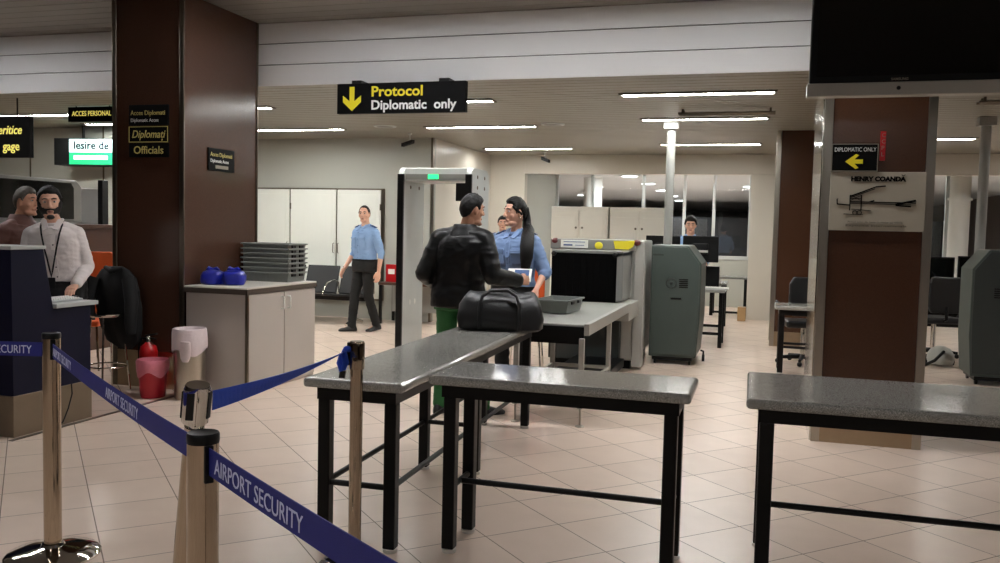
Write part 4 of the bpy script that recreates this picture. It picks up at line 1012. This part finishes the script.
def person(lab, loc, rz, P, grp=None):
    """one standing figure, local frame: facing -Y, its right hand at -X. P overrides the pose and the clothes"""
    H = P.get('h', 1.76); k = H/1.76; fem = P.get('fem', False)
    V = lambda x, y, z: Vector((x, y, z))*k
    J = dict(pel=V(0, 0, .95), chest=V(0, -.005, 1.28), neck=V(0, .012, 1.47), head=V(0, -.02, 1.635),
             shR=V(-.18, .01, 1.378), shL=V(.18, .01, 1.378), elR=V(-.235, .03, 1.125), elL=V(.235, .03, 1.125),
             wrR=V(-.245, -.05, .885), wrL=V(.245, -.05, .885),
             hipR=V(-.09, 0, .92), hipL=V(.09, 0, .92), knR=V(-.10, -.02, .5), knL=V(.10, -.02, .5), anR=V(-.11, .02, .085), anL=V(.11, .02, .085))
    if fem:
        for a in ('shR', 'shL'): J[a].x *= .9
        for a in ('elR', 'elL', 'wrR', 'wrL'): J[a].x *= .94
    for a, v in P.get('J', {}).items(): J[a] = V(*v)
    lean = P.get('lean', (0, 0)); yaw = P.get('twist', 0.)
    # torso frames
    def tor(z):
        u = max(0, (z-.95)/.5); a = yaw*u
        lat = Vector((math.cos(a), math.sin(a), 0)); fwd = Vector((-math.sin(a), math.cos(a), 0))
        return Vector((lean[0]*u, lean[1]*u, z))*k, lat, fwd
    male = ((.86, .165, .115), (.95, .168, .118), (1.06, .158, .108), (1.18, .172, .116), (1.30, .186, .122), (1.38, .182, .112), (1.43, .13, .088), (1.47, .07, .066), (1.50, .058, .06))
    female = ((.86, .170, .115), (.95, .172, .116), (1.08, .138, .098), (1.18, .148, .104), (1.28, .165, .125), (1.37, .162, .105), (1.42, .115, .08), (1.465, .058, .058), (1.50, .05, .052))
    prof = female if fem else male
    fat = P.get('bulk', 1.)
    def torso(m, grow, z0=.0, z1=2.):
        rs = []; pf = list(prof)
        for (za, wa, da), (zb_, wb, db) in zip(prof, prof[1:]):
            if za < z0 < zb_: u = (z0-za)/(zb_-za); pf.append((z0+.0005, wa+(wb-wa)*u, da+(db-da)*u))
        for z, hw, hd in sorted(pf):
            if z < z0 or z > z1: continue
            c, lat, fwd = tor(z)
            rs.append(ell(c, (hw*fat+grow)*k, (hd*fat+grow)*k, lat, fwd))
        m.rings(rs)
    # ---- body: one continuous skin
    b = M(); hs = P.get('hs', 1.)*k
    torso(b, -.018)
    hc = J['head']; hy, hp, ht = P.get('head', (0, 0, 0))
    RH = Matrix.Rotation(hy, 3, 'Z') @ Matrix.Rotation(hp, 3, 'X') @ Matrix.Rotation(ht, 3, 'Y')
    hv = lambda x, y, z: hc + RH @ (Vector((x, y, z))*hs)
    ntop = hv(0, .018, -.06)
    nr = .046 if fem else .056
    b.chain([(J['neck'], (nr+.008)*k), ((J['neck']+ntop)/2, nr*k), (ntop, nr*k)], 18)
    def skull(d, g=1., ga=0.):
        x, y, z = d
        X = .0745*x; Y = .094*y; Z = .116*z
        if z < 0:
            X *= 1 - .30*abs(z)**1.5
            if y > 0: Y *= 1 - .42*abs(z)
            else: Y *= 1 - .10*abs(z)
        if y < -.55: Y = .094*(-.55 + (y+.55)*.72)
        return Vector((X*g, Y*g, Z*g)) + Vector((x, y, z))*ga
    def headshape(m, fn, n1=40, n2=26):
        rs = []
        for i in range(1, n2):
            th = PI*i/n2
            rs.append([hv(*fn(Vector((math.sin(th)*math.cos(a), math.sin(th)*math.sin(a), -math.cos(th))))) for a in [j*2*PI/n1 for j in range(n1)]])
        m.rings(rs)
    headshape(b, skull)
    c = lambda x, y, z, r: (hv(x, y, z), r*hs)
    b.chain([c(0, -.080, .030, .009), c(0, -.090, .004, .0095), c(0, -.101, -.020, .0125)], 10)          # nose
    b.chain([c(-.012, -.091, -.026, .0075), c(.012, -.091, -.026, .0075)], 8)
    b.chain([c(-.045, -.064, .034, .012), c(-.02, -.076, .033, .0115), c(.02, -.076, .033, .0115), c(.045, -.064, .034, .012)], 10)   # brow
    for sx in (-1, 1):
        b.ball(hv(sx*.046, -.052, -.022), (.02*hs, .02*hs, .02*hs), 12)                                     # cheek
        b.ball(hv(sx*.074, .006, -.004), (.010*hs, .018*hs, .031*hs), 12, RH @ Matrix.Rotation(sx*.25, 3, 'Z'))   # ear
    b.ball(hv(0, -.073, -.098), (.024*hs, .018*hs, .016*hs), 12)                                            # chin
    b.chain([c(-.018, -.0765, -.060, .0085), c(.018, -.0765, -.060, .0085)], 8)
    b.ball(hv(0, -.03, -.085), (.052*hs, .05*hs, .03*hs), 14)
    arm = (.046, .040, .034, .037, .025) if not fem else (.040, .034, .029, .032, .021)
    for sd in 'RL':
        s_, e_, w_ = J['sh'+sd], J['el'+sd], J['wr'+sd]
        b.chain([(s_, arm[0]*k), (s_.lerp(e_, .5), arm[1]*k), (e_, arm[2]*k)], 14)
        b.chain([(e_, arm[2]*k), (e_.lerp(w_, .3), arm[3]*k), (w_, arm[4]*k)], 14)
        d = (w_ - e_).normalized()
        hd_ = P.get('hand'+sd, {})
        dd = hd_.get('d'); dd = Vector(dd).normalized() if dd else d
        sgn = 1 if sd == 'R' else -1
        pn = Vector(hd_.get('pn', (sgn*1., .25, 0))); th = Vector(hd_.get('th', (sgn*.25, -1, 0)))
        hand(b, w_ + d*.006*k, dd, pn, th, hd_.get('curl', .38), k*(.92 if fem else 1.), hd_.get('ti', .3))
        h_, n_, a_ = J['hip'+sd], J['kn'+sd], J['an'+sd]
        b.chain([(h_, .078*k), (h_.lerp(n_, .5), .066*k), (n_, .048*k)], 14)
        b.chain([(n_, .048*k), (n_.lerp(a_, .35), .05*k), (a_, .034*k)], 14)
        fd = Vector(P.get('foot'+sd, (0, -1, 0))).normalized()
        b.chain([(a_ - Vector((0, 0, .035*k)), .03*k), (a_ + fd*.09*k - Vector((0, 0, .052*k)), .025*k), (a_ + fd*.15*k - Vector((0, 0, .062*k)), .018*k)], 12)
    body = obj_from(remesh(b, P.get('vox', .0055), 2), 'person', P.get('skin', 'skin'))
    body.location = loc; body.rotation_euler = (0, 0, rz)
    tag(body, lab, 'person', grp)
    # ---- face details
    for sx in (-1, 1):
        e = M().ball(hv(sx*.031, -.0735, .012), (.0135*hs, .0085*hs, .0075*hs), 14, RH).build('eye', 'eyew', body, True)
        M().ball(hv(sx*.031, -.0805, .012), (.0058*hs, .004*hs, .0062*hs), 12, RH).build('iris', 'iris', e, True)
        M().chain([c(sx*.047, -.0745, .033, .0032), c(sx*.032, -.0855, .038, .0042), c(sx*.015, -.0865, .034, .0036)], 8).build('eyebrow', P.get('hair', 'hair'), body, True)
    M().chain([c(-.020, -.0785, -.058, .003), c(0, -.0855, -.056, .0042), c(.020, -.0785, -.058, .003)], 8).chain([c(-.016, -.0790, -.064, .003), c(0, -.0845, -.065, .0042), c(.016, -.0790, -.064, .003)], 8).build('lips', 'lips', body, True)
    # ---- hair
    style = P.get('style', 'short'); g = M()
    hl = P.get('hairline', .52)
    tab = ((0, hl), (35, hl), (55, hl-.04), (68, .26), (78, -.05 if not fem else -.2), (86, .12), (94, .22), (106, .02), (122, -.34), (150, -.55), (181, -.62))
    def hairfn(d):
        x, y, z = d
        ph = math.degrees(math.atan2(abs(x), -y)); lim = tab[-1][1]
        for (p0, l0), (p1, l1) in zip(tab, tab[1:]):
            if p0 <= ph <= p1: lim = l0 + (l1-l0)*(ph-p0)/(p1-p0); break
        lim += mnoise.noise(Vector((x, y, z))*6)*.05
        w_ = max(0., min(1., (z-lim)/.10))
        n = mnoise.noise(Vector((x, y, z))*9)*.005 + mnoise.noise(Vector((x*25, y*25, z*6)))*.0022
        th = P.get('hairth', .013)*(1+.5*max(0, z))
        return skull(d, 1., (th+n)*w_ - .012*(1-w_))
    headshape(g, hairfn, 56, 40)
    hr = g.build('hair', P.get('hair', 'hair'), body, True)
    if style == 'ponytail':
        t0 = hv(0, .098, .035); pl_ = [Vector(p)*k for p in P['tail']]
        M().tube([t0 - RH @ Vector((0, .02, 0)), t0, hv(.0, .108, -.035)] + pl_, [.02*k, .03*k, .034*k] + [r*k for r in P['tailr']], 18).build('ponytail', 'hair', hr, True)
        M().ball(t0, (.027*k, .02*k, .027*k), 14, RH).build('hair_band', 'blackp', hr, True)
        M().chain([c(-.066, -.045, .05, .014), c(-.076, -.02, .02, .012), c(-.077, .02, -.01, .012)], 10).chain([c(.066, -.045, .05, .014), c(.076, -.02, .02, .012), c(.077, .02, -.01, .012)], 10).build('side_lock', 'hair', hr, True)
        for sx in (-1, 1): M().ball(hv(sx*.079, .0, -.042), .006*k, 10).build('earring', 'chrome', body, True)
    if P.get('beard'):
        def bf(d):
            x, y, z = d
            w_ = max(0., min(1., (-.27 - z - (.5 if abs(x) < .23 and -.60 < z < -.41 else 0) - max(0, y)*2.2 + max(0, abs(x)-.5)*1.1)/.10))
            return skull(d, 1., (.0105+mnoise.noise(d*14)*.003)*w_ - .012*(1-w_))
        g = M(); headshape(g, bf, 56, 44)
        g.chain([c(-.024, -.083, -.046, .0055), c(0, -.090, -.041, .0055), c(.024, -.083, -.046, .0055)], 8)
        g.ball(hv(0, -.080, -.100), (.028*hs, .02*hs, .018*hs), 12)
        g.build('beard', 'stubble', body, True)
    # ---- upper garment
    gr = P.get('grow', .012); sl = P.get('sleeve', 1.0)        # sleeve: 1 = to the wrist, .5 = to the elbow
    m = M(); zb = P.get('hem', .86)
    torso(m, gr, zb-.001, 1.455)
    c0, lat, fwd = tor(1.445); m.ball(c0 + fwd*.01*k, (.10*k, .078*k, .035*k), 18)
    sr = P.get('slr', (.066, .060, .052, .046, .040))
    for sd in 'RL':
        s_, e_, w_ = J['sh'+sd], J['el'+sd], J['wr'+sd]
        nk = tor(1.43)[0]
        m.chain([(nk.lerp(s_, .45), (sr[0]+.006)*k), (s_, sr[0]*k), (s_.lerp(e_, .5), sr[1]*k), (e_, sr[2]*k)], 18)
        if sl > .5:
            u = (sl-.5)*2*.94
            m.chain([(e_, sr[2]*k), (e_.lerp(w_, u*.5), sr[3]*k), (e_.lerp(w_, u), sr[4]*k)], 18)
    top = obj_from(remesh(m, .008, 3, P.get('wr', .006), P.get('wf', 7.), P.get('seed', 1.)), P.get('topname', 'shirt'), P.get('top', 'shirtb'), body)
    bvh = BVHTree.FromPolygons([v.co.copy() for v in top.data.vertices], [tuple(p.vertices) for p in top.data.polygons])
    def onfront(x, z, off=0.):
        h_ = bvh.ray_cast(Vector((x, -1, z)), Vector((0, 1, 0)))
        return (h_[0] + h_[1]*off, h_[1]) if h_[0] is not None else (Vector((x, -.13, z)), Vector((0, -1, 0)))
    def ontop(x, y, off=0.):
        h_ = bvh.ray_cast(Vector((x, y, 2.2)), Vector((0, 0, -1)))
        return (h_[0] + h_[1]*off, h_[1]) if h_[0] is not None else (Vector((x, y, 1.43)), Vector((0, 0, 1)))
    def patch(mm, x, z, w, h, t_):
        q, n_ = onfront(x, z, t_*.4); u_ = Vector((0, 0, 1)); u_ = (u_ - n_*u_.dot(n_)).normalized(); l_ = n_.cross(u_)
        mm.obox(q, l_*w/2, n_*t_/2, u_*h/2)
    if not P.get('collar', True):
        ck = M(); c0, lat, fwd = tor(1.45)
        ck.rings([ell(tor(1.45)[0] + Vector((0, .004, zz-1.45))*k, r_*k, r_*.92*k, lat, fwd, 28, 1.) for zz, r_ in ((1.39, .165), (1.43, .145), (1.465, .122), (1.492, .104), (1.518, .094), (1.524, .086), (1.50, .078))], cap=True).build('stand_collar', P.get('top'), top, True)
    # collar
    cl = M(); c0, lat, fwd = tor(1.482); R0 = []
    cr = (.071 if not fem else .062)
    for a in [i*PI/9 for i in range(-6, 7)]:
        # open at the front (-fwd)
        R0.append(c0 + (lat*math.sin(a)*cr + fwd*(math.cos(a)*cr*.95+.004))*k)
    cl.tube([p + Vector((0, 0, (.012 if 0 < i < len(R0)-1 else -.03)*k)) for i, p in enumerate(R0)], [(.012 if 0 < i < len(R0)-1 else .009)*k for i in range(len(R0))], 10)
    cp = P.get('collar', True)
    if cp:
        for sx in (-1, 1):
            e0 = R0[0] if sx < 0 else R0[-1]
            q, n_ = onfront(c0.x + sx*.035*k, c0.z - .065*k, .004)
            e0 = min((R0[0], R0[-1]), key=lambda v_: abs(v_.x - (c0.x + sx*.06*k)))
            ax = (q - e0); sd_ = n_.cross(ax.normalized()).normalized()
            cl.obox((q+e0)/2 + n_*.006, ax*.62, n_*.004, sd_*.022*k)
        cl.build('collar', P.get('top', 'shirtb'), top, True)
        bt = M()
        for z in (1.38, 1.29, 1.20, 1.11, 1.03):
            if z < zb: continue
            q, n_ = onfront(tor(z)[0].x, z*k, .002)
            bt.ball(q, (.0065*k, .004*k, .0065*k), 10)
        placket = M()
        for z in (1.40, 1.34, 1.28, 1.22, 1.16, 1.10, 1.04):
            if z > zb+.03: patch(placket, tor(z)[0].x, z*k, .03*k, .062*k, .004)
        placket.build('placket', P.get('top', 'shirtb'), top)
        bt.build('button', P.get('buttonm', 'epaul'), top, True)
    else: cl.bm.free()
    if P.get('uniform'):
        for sd, sx in (('R', -1), ('L', 1)):
            s_ = J['sh'+sd]; nk = tor(1.45)[0]; q0 = nk.lerp(s_, .62); q1 = nk.lerp(s_, 1.12)
            a0, n0 = ontop(q0.x, q0.y, .004); a1, n1 = ontop(q1.x, q1.y, .004)
            ax = (a1-a0)/2; nn = (n0+n1).normalized(); sd_ = nn.cross(ax.normalized()).normalized()
            M().obox((a0+a1)/2 + nn*.006, ax, sd_*.026*k, nn*.005).build('epaulette', 'epaul', top, bevel=.003)
            pk = M(); px_ = tor(1.26)[0].x + sx*.082*k
            patch(pk, px_, 1.255*k, .10*k, .115*k, .008); patch(pk, px_, 1.302*k, .106*k, .04*k, .016)
            pk.build('breast_pocket', P.get('top', 'shirtb'), top, bevel=.003)
    # ---- trousers, belt, shoes
    m = M(); tz = P.get('waist', .98); tg = gr+.010 if P.get('tuck') else .006
    rs = []
    for z, hw, hd in ((.84, .168, .118), (.90, .170, .120), (.96, .168, .118), (tz+.02, .162, .112)):
        c1, lat, fwd = tor(z); rs.append(ell(c1, (hw*fat+tg)*k, (hd*fat+tg)*k, lat, fwd))
    m.rings(rs)
    for sd in 'RL':
        h_, n_, a_ = J['hip'+sd], J['kn'+sd], J['an'+sd]
        m.chain([(h_ + Vector((0, 0, -.02)), .092*k), (h_.lerp(n_, .5), .082*k), (n_, .066*k)], 18)
        m.chain([(n_, .066*k), (n_.lerp(a_, .5), .062*k), (a_ + Vector((0, 0, -.005)), .056*k)], 18)
    tr = obj_from(remesh(m, .009, 3, .005, 6., 3.), 'trousers', P.get('pants', 'trousers'), body)
    if P.get('belt', True):
        rs = []
        for z in (tz-.018, tz+.022):
            c1, lat, fwd = tor(z); rs.append(ell(c1, (.165*fat+tg+.004)*k, (.115*fat+tg+.004)*k, lat, fwd))
        M().rings(rs).build('waist_belt', 'blackp', tr, True)
    for sd in 'RL':
        a_ = J['an'+sd]; fd = Vector(P.get('foot'+sd, (0, -1, 0))); pit = fd.z; fd = fd.normalized(); lt = fd.cross(Vector((0, 0, 1))).normalized(); up = lt.cross(fd).normalized()
        rs = []
        for t_, hw, zt in ((-.075, .022, .05), (-.06, .036, .075), (-.01, .041, .085), (.05, .044, .07), (.11, .05, .05), (.165, .044, .038), (.19, .02, .026)):
            q = a_ - up*.085*k + fd*t_*k
            rs.append([q + lt*hw*k*x + up*z*k for x, z in ((-1, .0), (1, .0), (1.04, .022), (.85, zt*.75), (.3, zt), (-.3, zt), (-.85, zt*.75), (-1.04, .022))])
        M().rings(rs).build('shoe', P.get('shoem', 'shoe'), body, True, bevel=.004)
    return body, J, top, k, tor
# --- walking officer
pb, J, top, k, tor = person('balding officer in light blue shirt and black trousers walking past the white cupboards', (-5.38, 11.3, 0), math.radians(-22), dict(
    h=1.79, skin='skin', uniform=True, top='shirtb', sleeve=.62, hair='hair', hairline=.74, hairth=.006, head=(math.radians(28), .02, 0), bulk=1.02, vox=.0055, tuck=True, hem=.93, waist=.99,
    J=dict(elR=(-.245, .03, 1.11), wrR=(-.27, -.13, .88), elL=(.24, .08, 1.10), wrL=(.25, .03, .85), hipR=(-.085, 0, .92), hipL=(.085, 0, .92), knR=(-.09, -.10, .50), anR=(-.10, -.14, .088), knL=(.08, .0, .50), anL=(.085, .15, .10)),
    footR=(-.3, -1, .03), footL=(.0, -1, -.1)))
# --- man in black seen from behind
pb, J, top, k, tor = person('dark-haired man in black leather jacket and green trousers seen from behind', (-2.32, 6.60, 0), math.radians(171), dict(
    h=1.77, skin='skin2', top='leather', topname='jacket', collar=False, pants='greent', bulk=1.10, grow=.034, hem=.86, wr=.007, wf=4.5, seed=4., slr=(.088, .084, .074, .064, .052), belt=False, hairline=.5, hairth=.012,
    head=(math.radians(-34), .10, 0), hs=1.03, vox=.0055, twist=-.12, lean=(-.05, -.01),
    J=dict(neck=(-.06, -.01, 1.48), head=(-.10, -.03, 1.635), shR=(-.22, .0, 1.395), elR=(-.33, .05, 1.13), wrR=(-.455, -.17, 1.085), shL=(.145, .03, 1.395), elL=(.25, .10, 1.12), wrL=(.22, -.14, 1.0), hipR=(-.09, 0, .92), anR=(-.22, -.06, .085), knR=(-.17, -.06, .5), hipL=(.09, 0, .92), knL=(.12, -.03, .5), anL=(.12, .04, .085)),
    handR=dict(d=(-.35, -.9, 0), pn=(.7, -.2, .1), th=(.1, -.2, 1), curl=.5), handL=dict(pn=(-1, 0, .2), th=(0, -.2, 1), curl=.6), footL=(.1, -1, 0), footR=(-.75, -1, 0)))
# --- woman officer
pb, J, top, k, tor = person('woman in blue uniform shirt with long black ponytail standing behind the conveyor', (-2.06, 7.36, 0), math.radians(-12), dict(
    h=1.77, fem=True, skin='skinf', uniform=True, top='shirtb2', sleeve=.58, hair='hair', hairline=.60, hairth=.015, style='ponytail', head=(math.radians(-36), .03, 0), hs=1.04, vox=.0048, tuck=True, hem=.93, wr=.006, grow=.022, bulk=1.06,
    slr=(.066, .064, .058, .054, .05),
    tail=((.075, .065, 1.53), (.115, .025, 1.48), (.15, -.065, 1.44), (.178, -.13, 1.35), (.188, -.15, 1.26), (.178, -.15, 1.17), (.165, -.145, 1.09)), tailr=(.040, .050, .056, .060, .056, .040, .008),
    J=dict(shR=(-.165, .01, 1.372), shL=(.168, .02, 1.375), elR=(-.16, -.12, 1.11), wrR=(.07, -.26, 1.085), elL=(.265, .05, 1.13), wrL=(.285, -.15, .985)),
    handR=dict(d=(.85, -.45, .05), pn=(.2, .4, .9), th=(.3, -.6, .6), curl=.55), handL=dict(d=(.0, -.45, -.85), pn=(-.3, .8, -.5), th=(-1, -.2, 0), curl=.45)))
wy = math.radians(-12); wv = Vector((.215*math.cos(wy)+.325*math.sin(wy), .215*math.sin(wy)-.325*math.cos(wy), 0))
t = thing('papers', 'white papers and passport held in the hand of the woman in uniform', 'papers', (-2.06+wv.x, 7.36+wv.y, 1.10), math.radians(10))
M().obox((0, 0, .02), (.10, 0, .0), (0, .06, .05), (0, -.0010, .0012)).build('sheet', 'paper', t)
M().obox((.02, -.012, .03), (.06, 0, .0), (0, .036, .03), (0, -.003, .0036)).build('booklet', 'epaul', t)
# --- officer behind the woman
pb, J, top, k, tor = person('dark-haired officer standing far back beyond the gate, face half hidden by the woman', (-3.97, 13.4, 0), math.radians(14), dict(
    h=1.71, skin='skinf', uniform=True, top='shirtb', sleeve=.6, head=(math.radians(4), .03, 0), tuck=True, hem=.93, vox=.007))
# --- bearded man in white
pb, J, top, k, tor = person('bearded man in white shirt with dark lanyard behind the blue desk', (-5.52, 5.84, 0), math.radians(34), dict(
    h=1.76, skin='skin', top='shirtw', beard=True, hairth=.013, hairline=.56, head=(math.radians(10), .05, -.06), hs=1.08, vox=.0055, tuck=True, hem=.93, grow=.014, buttonm='blackp', lean=(-.05, -.05), waist=.97,
    slr=(.064, .060, .053, .048, .042), wr=.0045,
    J=dict(neck=(-.05, -.04, 1.465), head=(-.07, -.085, 1.625), shR=(-.215, -.03, 1.37), shL=(.12, -.055, 1.38), elL=(.20, -.02, 1.11), wrL=(.14, -.22, .975), elR=(-.27, -.02, 1.11), wrR=(-.20, -.25, 1.0)),
    handL=dict(d=(-.2, -.9, -.35), pn=(0, 0, -1), th=(-.8, .3, 0), curl=.3), handR=dict(d=(.3, -1, -.15), pn=(0, 0, -1), th=(1, .2, 0), curl=.3)))
bv = BVHTree.FromPolygons([v.co.copy() for v in top.data.vertices], [tuple(p.vertices) for p in top.data.polygons])
def fr(x, z):
    h_ = bv.ray_cast(Vector((x, -1, z)), Vector((0, 1, 0))); return h_[0] + h_[1]*.006
c1 = tor(1.47)[0]; g = M(); pts = []
for u in range(9): pts.append(fr(c1.x - .075 + .075*u/8, 1.43 - .40*u/8))
for u in range(1, 9): pts.append(fr(c1.x + .075*u/8, 1.03 + .40*u/8))
e0, e1 = pts[0], pts[-1]
pts = [c1 + Vector((0, .075, .03)), c1 + Vector((-.06, .04, .03)), c1 + Vector((-.08, -.02, .0))] + pts + [c1 + Vector((.08, -.02, .0)), c1 + Vector((.06, .04, .03)), c1 + Vector((0, .075, .03))]
g.tube(pts, .0065, 8)
lo = g.build('lanyard', 'blackp', pb, True)
M().obox(fr(c1.x, 1.0) + Vector((0, -.004, -.02)), (.03, 0, 0), (0, .003, 0), (0, 0, .045)).build('badge', 'blackp', lo, bevel=.003)
# --- man in brown
pb, J, top, k, tor = person('man in dark brown jacket turned right behind the bearded man', (-6.42, 6.25, 0), math.radians(100), dict(
    h=1.77, skin='skin2', top='brownj', topname='jacket', collar=False, hair='hairg', hairth=.009, hs=1.08, grow=.03, slr=(.075, .07, .06, .055, .046), hem=.85, vox=.0065, lean=(0, -.06), belt=False,
    J=dict(head=(0, -.11, 1.635), neck=(0, -.045, 1.46), shR=(-.19, -.04, 1.37), shL=(.19, -.04, 1.37))))
# --- operator behind the monitors
pb, J, top, k, tor = person('dark-haired man looking over the black monitors behind the teal-grey cabinet', (-.97, 12.75, 0), math.radians(5), dict(
    h=1.74, skin='skinf', top='shirtb', uniform=True, sleeve=.6, head=(0, .12, 0), hairth=.018, tuck=True, hem=.93, vox=.007,
    J=dict(elR=(-.24, -.08, 1.13), wrR=(-.16, -.25, .98), elL=(.24, -.08, 1.13), wrL=(.16, -.25, .98))))
